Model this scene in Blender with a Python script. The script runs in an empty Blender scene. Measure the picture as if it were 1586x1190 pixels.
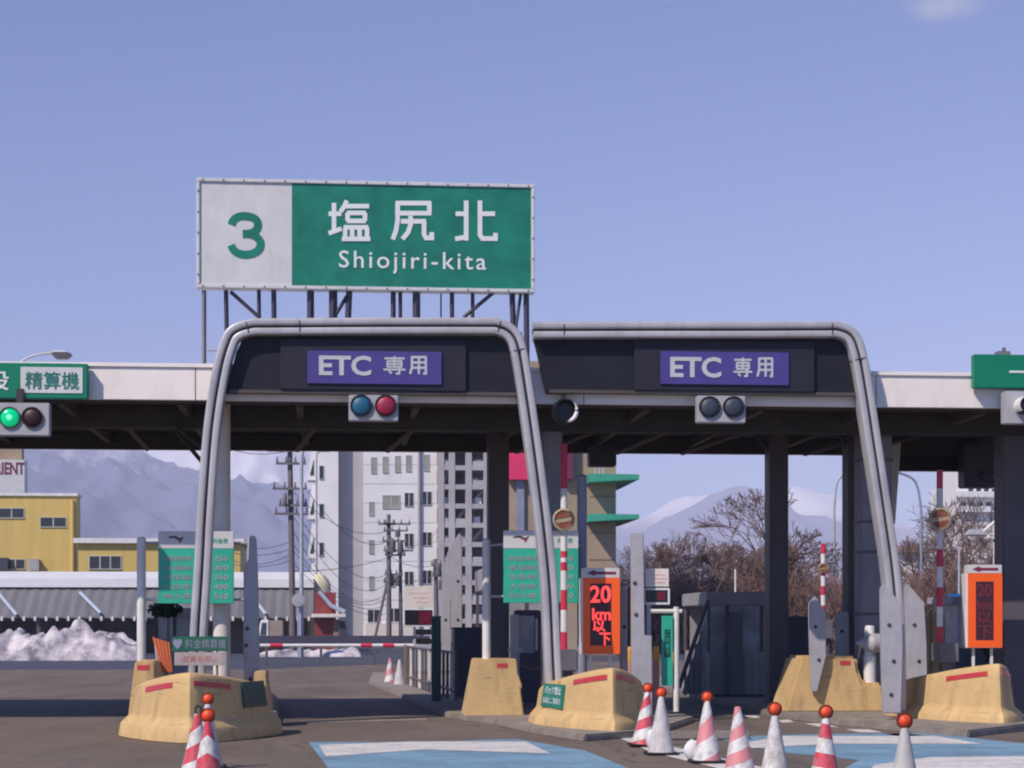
import bpy, bmesh, math, random
from mathutils import Vector, noise
R = math.radians
random.seed(7)
SC = bpy.context.scene
COL = SC.collection

# ------------------------------------------------------------------ camera
YAW, FPX, CX, HY, HC = R(5.0), 3000.0, 793.0, 968.0, 1.5
CS, SN = math.cos(YAW), math.sin(YAW)
cd = bpy.data.cameras.new('camera')
cam = bpy.data.objects.new('camera', cd)
COL.objects.link(cam)
cam.location = (0, 0, HC)
cam.rotation_euler = (R(90), 0, -YAW)
cd.sensor_width = 36.0
cd.lens = FPX / 1586.0 * 36.0
cd.shift_y = (HY - 595.0) / 1586.0
cd.clip_start = 0.5
cd.clip_end = 40000
SC.camera = cam

# ------------------------------------------------------------------ sky, sun, exposure
LDIR = Vector((0.58, 0.54, -0.80)).normalized()          # the way the sunlight travels
SUN_EL = math.asin(-LDIR.z)
SUN_AZ = math.atan2(-LDIR.x, -LDIR.y)
w = bpy.data.worlds.new('World'); SC.world = w; w.use_nodes = True
nt = w.node_tree; N = nt.nodes; L = nt.links
bgn = N['Background']
sky = N.new('ShaderNodeTexSky'); sky.sky_type = 'NISHITA'; sky.sun_disc = False
sky.sun_elevation = SUN_EL; sky.sun_rotation = SUN_AZ
sky.altitude = 700; sky.air_density = 1.0; sky.dust_density = 0.6; sky.ozone_density = 2.2
tint = N.new('ShaderNodeMix'); tint.data_type = 'RGBA'; tint.blend_type = 'MULTIPLY'
tint.inputs[0].default_value = 1.0
tint.inputs[7].default_value = (.75, .90, 1.38, 1)
L.new(sky.outputs[0], tint.inputs[6])
# a wisp of cloud high on the right
tc = N.new('ShaderNodeTexCoord')
def cloud_dir(px, py):
    u, v = (px - CX) / FPX, (HY - py) / FPX
    return Vector((u * CS + SN, -u * SN + CS, v)).normalized()
sub = N.new('ShaderNodeVectorMath'); sub.operation = 'SUBTRACT'
sub.inputs[1].default_value = cloud_dir(1462, 8)
L.new(tc.outputs['Generated'], sub.inputs[0])
scl = N.new('ShaderNodeMapping'); scl.inputs['Scale'].default_value = (1, 1, 2.4); scl.inputs['Rotation'].default_value = (0, R(12), 0)
L.new(sub.outputs[0], scl.inputs[0])
ln = N.new('ShaderNodeVectorMath'); ln.operation = 'LENGTH'; L.new(scl.outputs[0], ln.inputs[0])
mr = N.new('ShaderNodeMapRange'); mr.inputs[1].default_value = 0.022; mr.inputs[2].default_value = 0.0
mr.inputs[3].default_value = 0; mr.inputs[4].default_value = 1
L.new(ln.outputs['Value'], mr.inputs[0])
nz = N.new('ShaderNodeTexNoise'); nz.inputs['Scale'].default_value = 90; nz.inputs['Detail'].default_value = 5
L.new(tc.outputs['Generated'], nz.inputs['Vector'])
mu = N.new('ShaderNodeMath'); mu.operation = 'MULTIPLY'; L.new(mr.outputs[0], mu.inputs[0]); L.new(nz.outputs[0], mu.inputs[1])
cm = N.new('ShaderNodeMix'); cm.data_type = 'RGBA'; L.new(mu.outputs[0], cm.inputs[0])
L.new(tint.outputs[2], cm.inputs[6]); cm.inputs[7].default_value = (7.0, 6.5, 6.9, 1)
L.new(cm.outputs[2], bgn.inputs[0]); bgn.inputs[1].default_value = 0.088
sd = bpy.data.lights.new('sun', 'SUN'); sd.energy = 3.9; sd.angle = R(0.5); sd.color = (1.0, 0.90, 0.77)
so = bpy.data.objects.new('sun', sd); COL.objects.link(so)
so.rotation_euler = LDIR.to_track_quat('-Z', 'Y').to_euler()
so.location = (-20, -10, 30)
vs = SC.view_settings
vs.view_transform = 'Standard'; vs.look = 'None'; vs.exposure = 0.13; vs.gamma = 1.0
SC.cycles.filter_width = 2.1
SC.cycles.max_bounces = 8
SC.cycles.volume_bounces = 2

# ------------------------------------------------------------------ where a photo pixel lies on the plane Y
def at(px, py, Y):
    t = (px - CX) / FPX
    X = Y * (SN + t * CS) / (CS - t * SN)
    d = X * SN + Y * CS
    return Vector((X, Y, HC - (py - HY) * d / FPX))
def gnd(px, py):
    d = HC * FPX / (py - HY); u = (px - CX) / FPX * d
    return Vector((u * CS + d * SN, d * CS - u * SN, 0))
def rect(px0, px1, py0, py1, Y):
    a, b = at(px0, (py0 + py1) / 2, Y), at(px1, (py0 + py1) / 2, Y)
    xm = (px0 + px1) / 2
    za, zb = at(xm, py1, Y).z, at(xm, py0, Y).z
    return a.x, b.x, min(za, zb), max(za, zb)

# ------------------------------------------------------------------ materials
def mat(name, col, rough=0.6, var=0.12, scale=3.0, metal=0.0, bump=0.0, col2=None, dirt=0.0, spec=0.5, emit=0.0, stretch=None, ramp=(.3, .7), scuff=0.0):
    m = bpy.data.materials.new(name); m.use_nodes = True
    t = m.node_tree; n = t.nodes; l = t.links; p = n['Principled BSDF']
    p.inputs['Roughness'].default_value = rough; p.inputs['Metallic'].default_value = metal
    p.inputs['Specular IOR Level'].default_value = spec
    co = n.new('ShaderNodeTexCoord'); vec = co.outputs['Object']
    if stretch:
        mp = n.new('ShaderNodeMapping'); mp.inputs['Scale'].default_value = stretch
        l.new(vec, mp.inputs[0]); vec = mp.outputs[0]
    nz = n.new('ShaderNodeTexNoise'); nz.inputs['Scale'].default_value = scale; nz.inputs['Detail'].default_value = 6
    nz.inputs['Roughness'].default_value = 0.62
    l.new(vec, nz.inputs['Vector'])
    rp = n.new('ShaderNodeValToRGB')
    c2 = col2 if col2 else tuple(c * (1 - 2.2 * var) for c in col)
    rp.color_ramp.elements[0].position = ramp[0]; rp.color_ramp.elements[1].position = ramp[1]
    rp.color_ramp.elements[0].color = (*c2, 1); rp.color_ramp.elements[1].color = (*tuple(min(1, c * (1 + var)) for c in col), 1)
    l.new(nz.outputs[0], rp.inputs[0]); out = rp.outputs[0]
    if dirt:
        n2 = n.new('ShaderNodeTexNoise'); n2.inputs['Scale'].default_value = scale * 4.3; n2.inputs['Detail'].default_value = 8
        mp2 = n.new('ShaderNodeMapping'); mp2.inputs['Scale'].default_value = (1, 1, 0.25)
        l.new(co.outputs['Object'], mp2.inputs[0]); l.new(mp2.outputs[0], n2.inputs['Vector'])
        r2 = n.new('ShaderNodeMapRange'); r2.inputs[1].default_value = 0.52; r2.inputs[2].default_value = 0.78; r2.inputs[4].default_value = dirt
        l.new(n2.outputs[0], r2.inputs[0])
        mx = n.new('ShaderNodeMix'); mx.data_type = 'RGBA'; mx.inputs[7].default_value = (0.10, 0.08, 0.065, 1)
        l.new(r2.outputs[0], mx.inputs[0]); l.new(out, mx.inputs[6]); out = mx.outputs[2]
    if scuff:
        mp3 = n.new('ShaderNodeMapping'); mp3.inputs['Scale'].default_value = (.8, .8, 9); mp3.inputs['Rotation'].default_value = (R(6), R(4), 0)
        l.new(co.outputs['Object'], mp3.inputs[0])
        n4 = n.new('ShaderNodeTexNoise'); n4.inputs['Scale'].default_value = 2.1; n4.inputs['Detail'].default_value = 7; n4.inputs['Roughness'].default_value = .68; l.new(mp3.outputs[0], n4.inputs['Vector'])
        r4 = n.new('ShaderNodeMapRange'); r4.inputs[1].default_value = .60; r4.inputs[2].default_value = .68; r4.inputs[4].default_value = scuff; l.new(n4.outputs[0], r4.inputs[0])
        m4 = n.new('ShaderNodeMix'); m4.data_type = 'RGBA'; m4.inputs[7].default_value = (.075, .065, .06, 1)
        l.new(r4.outputs[0], m4.inputs[0]); l.new(out, m4.inputs[6]); out = m4.outputs[2]
    l.new(out, p.inputs['Base Color'])
    if emit:
        p.inputs['Emission Color'].default_value = (*col, 1); p.inputs['Emission Strength'].default_value = emit
    if bump:
        b = n.new('ShaderNodeBump'); b.inputs['Strength'].default_value = bump; b.inputs['Distance'].default_value = 0.02
        n3 = n.new('ShaderNodeTexNoise'); n3.inputs['Scale'].default_value = scale * 12; n3.inputs['Detail'].default_value = 5
        l.new(vec, n3.inputs['Vector']); l.new(n3.outputs[0], b.inputs['Height']); l.new(b.outputs[0], p.inputs['Normal'])
    return m

M = dict(
    white=mat('white_paint', (.74, .72, .70), .5, .06, 2, dirt=.25),
    fascia=mat('fascia_paint', (.84, .765, .72), .45, .04, 1.2, dirt=.16),
    signwhite=mat('sign_white', (.62, .61, .61), .45, .05, 2.0, dirt=.1),
    green=mat('sign_green', (.008, .20, .135), .4, .16, 2.6, dirt=.12),
    lanegreen=mat('lane_sign_green', (.0, .20, .105), .4, .06, 2),
    feegreen=mat('fee_green', (.03, .43, .29), .45, .06, 3),
    darkgreen=mat('dark_green', (.008, .06, .05), .5, .1, 3),
    letters=mat('letter_white', (.74, .74, .74), .4, .03, 2),
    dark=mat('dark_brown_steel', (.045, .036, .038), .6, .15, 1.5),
    beam=mat('beam_steel', (.085, .07, .068), .6, .15, 1.5, dirt=.3),
    column=mat('column_grey', (.23, .21, .24), .5, .1, 1.5, dirt=.3),
    columnd=mat('column_dark', (.11, .09, .105), .5, .1, 1.5),
    columnw=mat('column_white', (.72, .67, .61), .5, .05, 1.5, dirt=.15),
    arch=mat('arch_aluminium', (.48, .46, .48), .42, .09, 1.3, metal=.2, dirt=.3),
    archdark=mat('arch_seam', (.03, .028, .04), .5, .1, 2),
    header=mat('header_navy', (.014, .014, .024), .55, .15, 1.2, spec=.3),
    header2=mat('header_box', (.024, .022, .036), .5, .15, 1.2, spec=.3),
    purple=mat('display_purple', (.075, .05, .24), .35, .06, 2),
    displetter=mat('display_letter', (.50, .53, .53), .4, .04, 3),
    plate=mat('galvanised_plate', (.40, .385, .415), .5, .08, 2.2, dirt=.22),
    bolt=mat('bolt', (.05, .045, .06), .5, .1, 5),
    yellow=mat('barrier_yellow', (.62, .415, .19), .75, .09, 1.1, bump=.35, dirt=.5, scuff=.55),
    kerb=mat('kerb_concrete', (.27, .23, .20), .85, .15, 3, bump=.3, dirt=.4),
    kerby=mat('kerb_yellow', (.5, .34, .16), .8, .15, 3, bump=.2, dirt=.6),
    redstrip=mat('reflective_red', (.52, .045, .06), .35, .08, 9),
    blacklens=mat('black_hood', (.012, .012, .014), .4, .1, 4),
    sigbox=mat('signal_box', (.40, .39, .42), .5, .06, 3, dirt=.15),
    sigblue=mat('lens_blue', (.01, .10, .19), .5, .1, 12),
    sigred=mat('lens_red', (.32, .012, .05), .5, .1, 12),
    sigdark=mat('lens_dark', (.04, .05, .075), .5, .1, 12),
    sigdred=mat('lens_dark_red', (.035, .005, .012), .5, .1, 12),
    siggreen=mat('lens_green_lit', (.0, .40, .16), .2, .1, 12, emit=.8),
    sigcore=mat('lens_green_core', (.15, .85, .40), .2, .1, 12, emit=1.0),
    orange=mat('fluorescent_orange', (1.0, .125, .012), .4, .03, 3),
    ledblack=mat('led_matrix', (.055, .015, .028), .4, .2, 60),
    ledred=mat('led_red', (1, .07, .06), .4, .02, 5, emit=1.0),
    ledoff=mat('led_red_dim', (.20, .025, .04), .4, .05, 5),
    arrow=mat('arrow_maroon', (.20, .02, .07), .5, .05, 5),
    conewhite=mat('cone_white', (.57, .54, .53), .7, .14, 6, dirt=.6),
    lampbody=mat('lamp_rim', (.16, .03, .012), .4, .1, 8),
    lamp=mat('lamp_orange', (.80, .075, .02), .5, .2, 22),
    rubber=mat('black_rubber', (.02, .02, .022), .8, .2, 6),
    snow=mat('dirty_snow', (.58, .52, .54), .9, .1, 1.1, col2=(.17, .155, .20), bump=.8, ramp=(.38, .60), stretch=(1, 1, 1.3)),
    snowclean=mat('white_sack', (.70, .68, .70), .9, .1, 9, bump=.4),
    road_white=mat('road_white', (.64, .60, .585), .8, .12, 2.2, dirt=.55),
    road_blue=mat('road_blue', (.175, .31, .43), .8, .16, .9, dirt=.5),
    yellowwall=mat('yellow_wall', (.62, .44, .13), .6, .05, .4, stretch=(6, 6, .4)),
    pane=mat('window_pane', (.035, .035, .042), .12, .2, 1),
    paneblind=mat('window_blind', (.33, .32, .28), .4, .1, 1),
    frame=mat('window_frame', (.50, .49, .47), .5, .05, 2),
    roofwhite=mat('white_roof', (.76, .74, .76), .6, .06, .5),
    awning=mat('corrugated_grey', (.17, .165, .18), .5, .08, .3, stretch=(5, 1, .2)),
    strutblue=mat('pale_blue_strut', (.45, .50, .62), .4, .05, 1),
    apt=mat('apartment_white', (.80, .76, .76), .7, .05, .25, dirt=.10),
    aptgrey=mat('apartment_grey', (.40, .385, .41), .7, .05, .3),
    balc=mat('balcony_grey', (.44, .41, .43), .7, .08, .4),
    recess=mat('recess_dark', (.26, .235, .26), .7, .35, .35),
    tan=mat('tan_wall', (.36, .27, .19), .75, .08, .5),
    pink=mat('pink_panel', (.72, .035, .13), .5, .05, .5),
    maroon=mat('maroon_panel', (.16, .02, .08), .5, .05, .5),
    eave=mat('green_eave', (.05, .36, .25), .5, .08, .5),
    bluegrey=mat('bluegrey_pole', (.26, .27, .36), .5, .08, 1),
    polec=mat('pole_concrete', (.16, .14, .15), .8, .12, 2),
    steel=mat('pole_steel', (.42, .42, .48), .45, .1, 2),
    wire=mat('wire_black', (.10, .10, .12), .6, .1, 1),
    bark=mat('bark', (.12, .08, .072), 1.0, .2, 3, spec=.05),
    twig=mat('twig', (.205, .138, .128), 1.0, .2, .6, spec=.05),
    navy=mat('navy_box', (.06, .055, .088), .5, .1, 1),
    booth=mat('booth_panel', (.36, .33, .35), .5, .15, 1.2),
    boothglass=mat('booth_glass', (.42, .40, .44), .25, .2, 1.5),
    red=mat('red_paint', (.27, .045, .045), .55, .15, 2, dirt=.2),
    boomred=mat('boom_red', (.60, .025, .07), .45, .06, 5),
    boomwhite=mat('boom_white', (.70, .68, .67), .45, .06, 5),
    discrim=mat('disc_rim', (.42, .33, .20), .5, .15, 12),
    discred=mat('disc_red', (.30, .09, .05), .5, .3, 9),
    machine=mat('machine_grey', (.15, .14, .155), .5, .12, 3),
    cream=mat('cream_panel', (.72, .64, .58), .5, .05, 4),
    blackled=mat('black_display', (.014, .010, .016), .25, .2, 9),
    dimred=mat('dim_red', (.16, .008, .03), .3, .3, 14),
    redscript=mat('red_script', (.62, .25, .22), .5, .05, 4),
    chevron=mat('chevron_orange', (.70, .17, .04), .5, .05, 4),
    postpink=mat('faded_post', (.55, .28, .24), .6, .12, 4),
    amber=mat('amber_lens', (.85, .42, .06), .2, .1, 8),
    bluesign=mat('blue_sign', (.02, .12, .42), .4, .05, 3),
    cargo=mat('cargo_box', (.30, .23, .20), .6, .1, 2),
    glassb=mat('vehicle_glass', (.05, .06, .08), .1, .1, 2),
    brownwall=mat('brown_wall', (.26, .17, .12), .8, .15, 1),
    foliage=mat('dark_foliage', (.012, .075, .025), .7, .3, 5),
)

# snowy mountains: forest slopes with shade and haze put into their blue, snow where it is high, flat or in gullies
def mountain_mat(name, snow_lo, snow_hi, rock, patch):
    m = bpy.data.materials.new(name); m.use_nodes = True
    t = m.node_tree; n = t.nodes; l = t.links; p = n['Principled BSDF']; p.inputs['Roughness'].default_value = .95
    p.inputs['Specular IOR Level'].default_value = .1
    g = n.new('ShaderNodeNewGeometry'); sx = n.new('ShaderNodeSeparateXYZ'); l.new(g.outputs['Position'], sx.inputs[0])
    nz = n.new('ShaderNodeTexNoise'); nz.inputs['Scale'].default_value = .011; nz.inputs['Detail'].default_value = 9; nz.inputs['Roughness'].default_value = .7
    mp = n.new('ShaderNodeMapping'); mp.inputs['Scale'].default_value = (1.5, .6, .5); mp.inputs['Rotation'].default_value = (0, R(25), R(20)); l.new(g.outputs['Position'], mp.inputs[0]); l.new(mp.outputs[0], nz.inputs['Vector'])
    ad = n.new('ShaderNodeMath'); ad.operation = 'MULTIPLY_ADD'; ad.inputs[1].default_value = patch
    l.new(nz.outputs[0], ad.inputs[0]); l.new(sx.outputs['Z'], ad.inputs[2])
    r = n.new('ShaderNodeMapRange'); r.inputs[1].default_value = snow_lo + patch * .5; r.inputs[2].default_value = snow_hi + patch * .5
    l.new(ad.outputs[0], r.inputs[0])
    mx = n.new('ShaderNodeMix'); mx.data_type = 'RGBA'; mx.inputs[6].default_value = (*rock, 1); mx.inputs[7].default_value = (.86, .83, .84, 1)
    l.new(r.outputs[0], mx.inputs[0]); l.new(mx.outputs[2], p.inputs['Base Color'])
    return m

# asphalt: several scales of wear, damp dark streaks running along the lanes
def asphalt_mat():
    m = bpy.data.materials.new('asphalt'); m.use_nodes = True
    t = m.node_tree; n = t.nodes; l = t.links; p = n['Principled BSDF']; p.inputs['Roughness'].default_value = .85
    g = n.new('ShaderNodeNewGeometry')
    def nzs(scale, det, st):
        mp = n.new('ShaderNodeMapping'); mp.inputs['Scale'].default_value = st; l.new(g.outputs['Position'], mp.inputs[0])
        z = n.new('ShaderNodeTexNoise'); z.inputs['Scale'].default_value = scale; z.inputs['Detail'].default_value = det
        z.inputs['Roughness'].default_value = .6
        l.new(mp.outputs[0], z.inputs['Vector']); return z.outputs[0]
    a = nzs(.55, 7, (1, .35, 1)); b = nzs(60, 3, (1, 1, 1)); c = nzs(.9, 6, (1.6, .12, 1))
    r1 = n.new('ShaderNodeValToRGB'); r1.color_ramp.elements[0].position = .33; r1.color_ramp.elements[1].position = .68
    r1.color_ramp.elements[0].color = (.110, .083, .066, 1); r1.color_ramp.elements[1].color = (.182, .139, .112, 1)
    l.new(a, r1.inputs[0])
    r2 = n.new('ShaderNodeMapRange'); r2.inputs[1].default_value = .3; r2.inputs[2].default_value = .7; r2.inputs[3].default_value = .75; r2.inputs[4].default_value = 1.2
    l.new(b, r2.inputs[0])
    mx = n.new('ShaderNodeMix'); mx.data_type = 'RGBA'; mx.blend_type = 'MULTIPLY'; mx.inputs[0].default_value = 1
    l.new(r1.outputs[0], mx.inputs[6]); l.new(r2.outputs[0], mx.inputs[7])
    r3 = n.new('ShaderNodeMapRange'); r3.inputs[1].default_value = .56; r3.inputs[2].default_value = .7; r3.inputs[4].default_value = .45
    l.new(c, r3.inputs[0])
    m2 = n.new('ShaderNodeMix'); m2.data_type = 'RGBA'; m2.inputs[7].default_value = (.05, .043, .045, 1)
    l.new(r3.outputs[0], m2.inputs[0]); l.new(mx.outputs[2], m2.inputs[6])
    dn = n.new('ShaderNodeTexNoise'); dn.inputs['Scale'].default_value = 1.3; dn.inputs['Detail'].default_value = 5; l.new(g.outputs['Position'], dn.inputs['Vector'])
    dm = n.new('ShaderNodeMix'); dm.data_type = 'VECTOR'; dm.inputs[0].default_value = .45; l.new(g.outputs['Position'], dm.inputs[4]); l.new(dn.outputs['Color'], dm.inputs[5])
    vo = n.new('ShaderNodeTexVoronoi'); vo.feature = 'DISTANCE_TO_EDGE'; vo.inputs['Scale'].default_value = .75; l.new(dm.outputs[1], vo.inputs['Vector'])
    cr = n.new('ShaderNodeMapRange'); cr.inputs[1].default_value = .005; cr.inputs[2].default_value = .022; cr.inputs[3].default_value = .8; cr.inputs[4].default_value = 0
    l.new(vo.outputs['Distance'], cr.inputs[0])
    ck = n.new('ShaderNodeMath'); ck.operation = 'MULTIPLY'; l.new(cr.outputs[0], ck.inputs[0])
    cg = n.new('ShaderNodeMapRange'); cg.inputs[1].default_value = .45; cg.inputs[2].default_value = .6; l.new(a, cg.inputs[0]); l.new(cg.outputs[0], ck.inputs[1])
    m3 = n.new('ShaderNodeMix'); m3.data_type = 'RGBA'; m3.inputs[7].default_value = (.045, .036, .034, 1)
    l.new(ck.outputs[0], m3.inputs[0]); l.new(m2.outputs[2], m3.inputs[6]); l.new(m3.outputs[2], p.inputs['Base Color'])
    bp = n.new('ShaderNodeBump'); bp.inputs['Strength'].default_value = .35; bp.inputs['Distance'].default_value = .01
    l.new(b, bp.inputs['Height']); l.new(bp.outputs[0], p.inputs['Normal'])
    return m
M['asphalt'] = asphalt_mat()
M['wetroad'] = mat('damp_road', (.055, .055, .075), .6, .2, .12, bump=.2, stretch=(.3, 1.6, 1))

def stripe_mat(name, kind, c1, c2, pitch, ph=0.0, tilt=0.0):
    """red and white bands; 'spiral' winds them round the cone, 'band' keeps them level"""
    m = bpy.data.materials.new(name); m.use_nodes = True
    t = m.node_tree; n = t.nodes; l = t.links; p = n['Principled BSDF']; p.inputs['Roughness'].default_value = .5
    co = n.new('ShaderNodeTexCoord'); sx = n.new('ShaderNodeSeparateXYZ'); l.new(co.outputs['Object'], sx.inputs[0])
    v = n.new('ShaderNodeMath'); v.operation = 'MULTIPLY'; v.inputs[1].default_value = 1 / pitch; l.new(sx.outputs['Z'], v.inputs[0]); val = v.outputs[0]
    if kind in ('spiral', 'diamond'):
        an = n.new('ShaderNodeMath'); an.operation = 'ARCTAN2'; l.new(sx.outputs['X'], an.inputs[0]); l.new(sx.outputs['Y'], an.inputs[1])
        src = an.outputs[0]
        if kind == 'diamond':
            ab = n.new('ShaderNodeMath'); ab.operation = 'ABSOLUTE'; l.new(src, ab.inputs[0]); src = ab.outputs[0]
        k = n.new('ShaderNodeMath'); k.operation = 'MULTIPLY_ADD'; k.inputs[1].default_value = tilt if tilt else 1 / (2 * math.pi)
        l.new(src, k.inputs[0]); l.new(val, k.inputs[2]); val = k.outputs[0]
    elif tilt:
        k = n.new('ShaderNodeMath'); k.operation = 'MULTIPLY_ADD'; k.inputs[1].default_value = tilt; l.new(sx.outputs['X'], k.inputs[0]); l.new(val, k.inputs[2]); val = k.outputs[0]
    pa = n.new('ShaderNodeMath'); pa.operation = 'ADD'; pa.inputs[1].default_value = ph + 10; l.new(val, pa.inputs[0])
    fr = n.new('ShaderNodeMath'); fr.operation = 'FRACT'; l.new(pa.outputs[0], fr.inputs[0])
    gt = n.new('ShaderNodeMath'); gt.operation = 'GREATER_THAN'; gt.inputs[1].default_value = .5; l.new(fr.outputs[0], gt.inputs[0])
    mx = n.new('ShaderNodeMix'); mx.data_type = 'RGBA'; mx.inputs[6].default_value = (*c1, 1); mx.inputs[7].default_value = (*c2, 1)
    l.new(gt.outputs[0], mx.inputs[0])
    nz = n.new('ShaderNodeTexNoise'); nz.inputs['Scale'].default_value = 14; nz.inputs['Detail'].default_value = 6; l.new(co.outputs['Object'], nz.inputs['Vector'])
    r = n.new('ShaderNodeMapRange'); r.inputs[1].default_value = .46; r.inputs[2].default_value = .70; r.inputs[4].default_value = .62; l.new(nz.outputs[0], r.inputs[0])
    m2 = n.new('ShaderNodeMix'); m2.data_type = 'RGBA'; m2.inputs[7].default_value = (.30, .26, .24, 1)
    l.new(r.outputs[0], m2.inputs[0]); l.new(mx.outputs[2], m2.inputs[6]); l.new(m2.outputs[2], p.inputs['Base Color'])
    return m
WH, RD, PK = (.66, .64, .62), (.56, .045, .075), (.66, .22, .24)

# ------------------------------------------------------------------ mesh builder
def tag(o, label=None, cat=None, group=None, kind=None):
    if label: o['label'] = label
    if cat: o['category'] = cat
    if group: o['group'] = group
    if kind: o['kind'] = kind
    return o
def thing(name, loc, label, cat, group=None):
    o = bpy.data.objects.new(name, None); COL.objects.link(o); o.location = loc
    o.empty_display_size = .2
    return tag(o, label, cat, group)
def world_loc(p):
    v = Vector((0, 0, 0))
    while p is not None:
        v += p.location; p = p.parent
    return v
class MB:
    def __init__(s): s.v = []; s.f = []
    def add(s, vs, fs):
        k = len(s.v); s.v += [tuple(v) for v in vs]; s.f += [tuple(k + i for i in f) for f in fs]; return s
    def box(s, x0, x1, y0, y1, z0, z1):
        if x0 > x1: x0, x1 = x1, x0
        if y0 > y1: y0, y1 = y1, y0
        if z0 > z1: z0, z1 = z1, z0
        return s.add([(x0, y0, z0), (x1, y0, z0), (x1, y1, z0), (x0, y1, z0), (x0, y0, z1), (x1, y0, z1), (x1, y1, z1), (x0, y1, z1)],
                     [(0, 3, 2, 1), (4, 5, 6, 7), (0, 1, 5, 4), (1, 2, 6, 5), (2, 3, 7, 6), (3, 0, 4, 7)])
    def frustum(s, b, t, z0, z1):
        """b, t = (x0,x1,y0,y1) below and above"""
        return s.add([(b[0], b[2], z0), (b[1], b[2], z0), (b[1], b[3], z0), (b[0], b[3], z0), (t[0], t[2], z1), (t[1], t[2], z1), (t[1], t[3], z1), (t[0], t[3], z1)],
                     [(0, 3, 2, 1), (4, 5, 6, 7), (0, 1, 5, 4), (1, 2, 6, 5), (2, 3, 7, 6), (3, 0, 4, 7)])
    def prism_xz(s, pts, y0, y1):
        """a polygon in X,Z (counter-clockwise seen from the camera side) pushed from y0 back to y1"""
        n = len(pts); vs = [(x, y0, z) for x, z in pts] + [(x, y1, z) for x, z in pts]
        fs = [tuple(range(n)), tuple(range(2 * n - 1, n - 1, -1))] + [(i, i + n, (i + 1) % n + n, (i + 1) % n) for i in range(n)]
        return s.add(vs, fs)
    def slab(s, pts, z0, z1):
        n = len(pts); vs = [(x, y, z0) for x, y in pts] + [(x, y, z1) for x, y in pts]
        fs = [tuple(range(n - 1, -1, -1)), tuple(range(n, 2 * n))] + [(i, (i + 1) % n, (i + 1) % n + n, i + n) for i in range(n)]
        return s.add(vs, fs)
    def sheet(s, pts, z):
        return s.add([(x, y, z) for x, y in pts], [tuple(range(len(pts)))])
    def tube(s, pts, r, n=10, caps=True):
        pts = [Vector(p) for p in pts]; rs = r if isinstance(r, (list, tuple)) else [r] * len(pts)
        vs = []; fs = []; ref = None
        for i, p in enumerate(pts):
            d = (pts[min(i + 1, len(pts) - 1)] - pts[max(i - 1, 0)]).normalized()
            if ref is None: ref = Vector((0, 0, 1)) if abs(d.z) < .9 else Vector((1, 0, 0))
            a = d.cross(ref).normalized(); b = d.cross(a).normalized(); ref = -b if False else ref
            for k in range(n):
                t = 2 * math.pi * k / n
                vs.append(p + (a * math.cos(t) + b * math.sin(t)) * rs[i])
        for i in range(len(pts) - 1):
            for k in range(n):
                fs.append((i * n + k, i * n + (k + 1) % n, (i + 1) * n + (k + 1) % n, (i + 1) * n + k))
        if caps:
            fs.append(tuple(range(n - 1, -1, -1))); fs.append(tuple(range((len(pts) - 1) * n, len(pts) * n)))
        return s.add(vs, fs)
    def lathe(s, prof, c=(0, 0, 0), n=20, axis='z'):
        vs = []; fs = []
        for r, h in prof:
            for k in range(n):
                t = 2 * math.pi * k / n; x, y = r * math.cos(t), r * math.sin(t)
                vs.append((c[0] + x, c[1] + y, c[2] + h) if axis == 'z' else (c[0] + x, c[1] - h, c[2] + y))
        for i in range(len(prof) - 1):
            for k in range(n):
                fs.append((i * n + k, i * n + (k + 1) % n, (i + 1) * n + (k + 1) % n, (i + 1) * n + k))
        fs.append(tuple(range(n - 1, -1, -1))); fs.append(tuple(range((len(prof) - 1) * n, len(prof) * n)))
        return s.add(vs, fs)
    def ball(s, c, r, n=14, sy=1, sz=1):
        return s.lathe([(max(.001, r * math.sin(math.pi * i / 8)), -r * sz * math.cos(math.pi * i / 8)) for i in range(9)], c, n)
    def build(s, name, m, parent=None, bevel=0.0, smooth=None, loc=None):
        o_at = Vector(loc) if loc is not None else (world_loc(parent) if parent is not None else Vector((0, 0, 0)))
        me = bpy.data.meshes.new(name)
        me.from_pydata([tuple(Vector(v) - o_at) for v in s.v], [], s.f)
        if bevel:
            bm = bmesh.new(); bm.from_mesh(me)
            es = [e for e in bm.edges if len(e.link_faces) == 2 and e.calc_face_angle(0) > R(25)]
            bmesh.ops.bevel(bm, geom=es, offset=bevel, segments=2, affect='EDGES', clamp_overlap=True)
            bm.to_mesh(me); bm.free()
        me.update()
        bm = bmesh.new(); bm.from_mesh(me); bmesh.ops.recalc_face_normals(bm, faces=bm.faces); bm.to_mesh(me); bm.free()
        if smooth is not None or bevel:
            me.polygons.foreach_set('use_smooth', [True] * len(me.polygons))
            me.set_sharp_from_angle(angle=R(smooth if smooth else 40))
        if m is not None: me.materials.append(m)
        o = bpy.data.objects.new(name, me); COL.objects.link(o)
        if parent is not None: o.parent = parent
        else: o.location = o_at
        return o
def P(parent, name, m, f, **k):
    b = MB(); f(b); return b.build(name, m, parent, **k)
def box(parent, name, m, x0, x1, y0, y1, z0, z1, **k):
    return MB().box(x0, x1, y0, y1, z0, z1).build(name, m, parent, **k)

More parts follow.
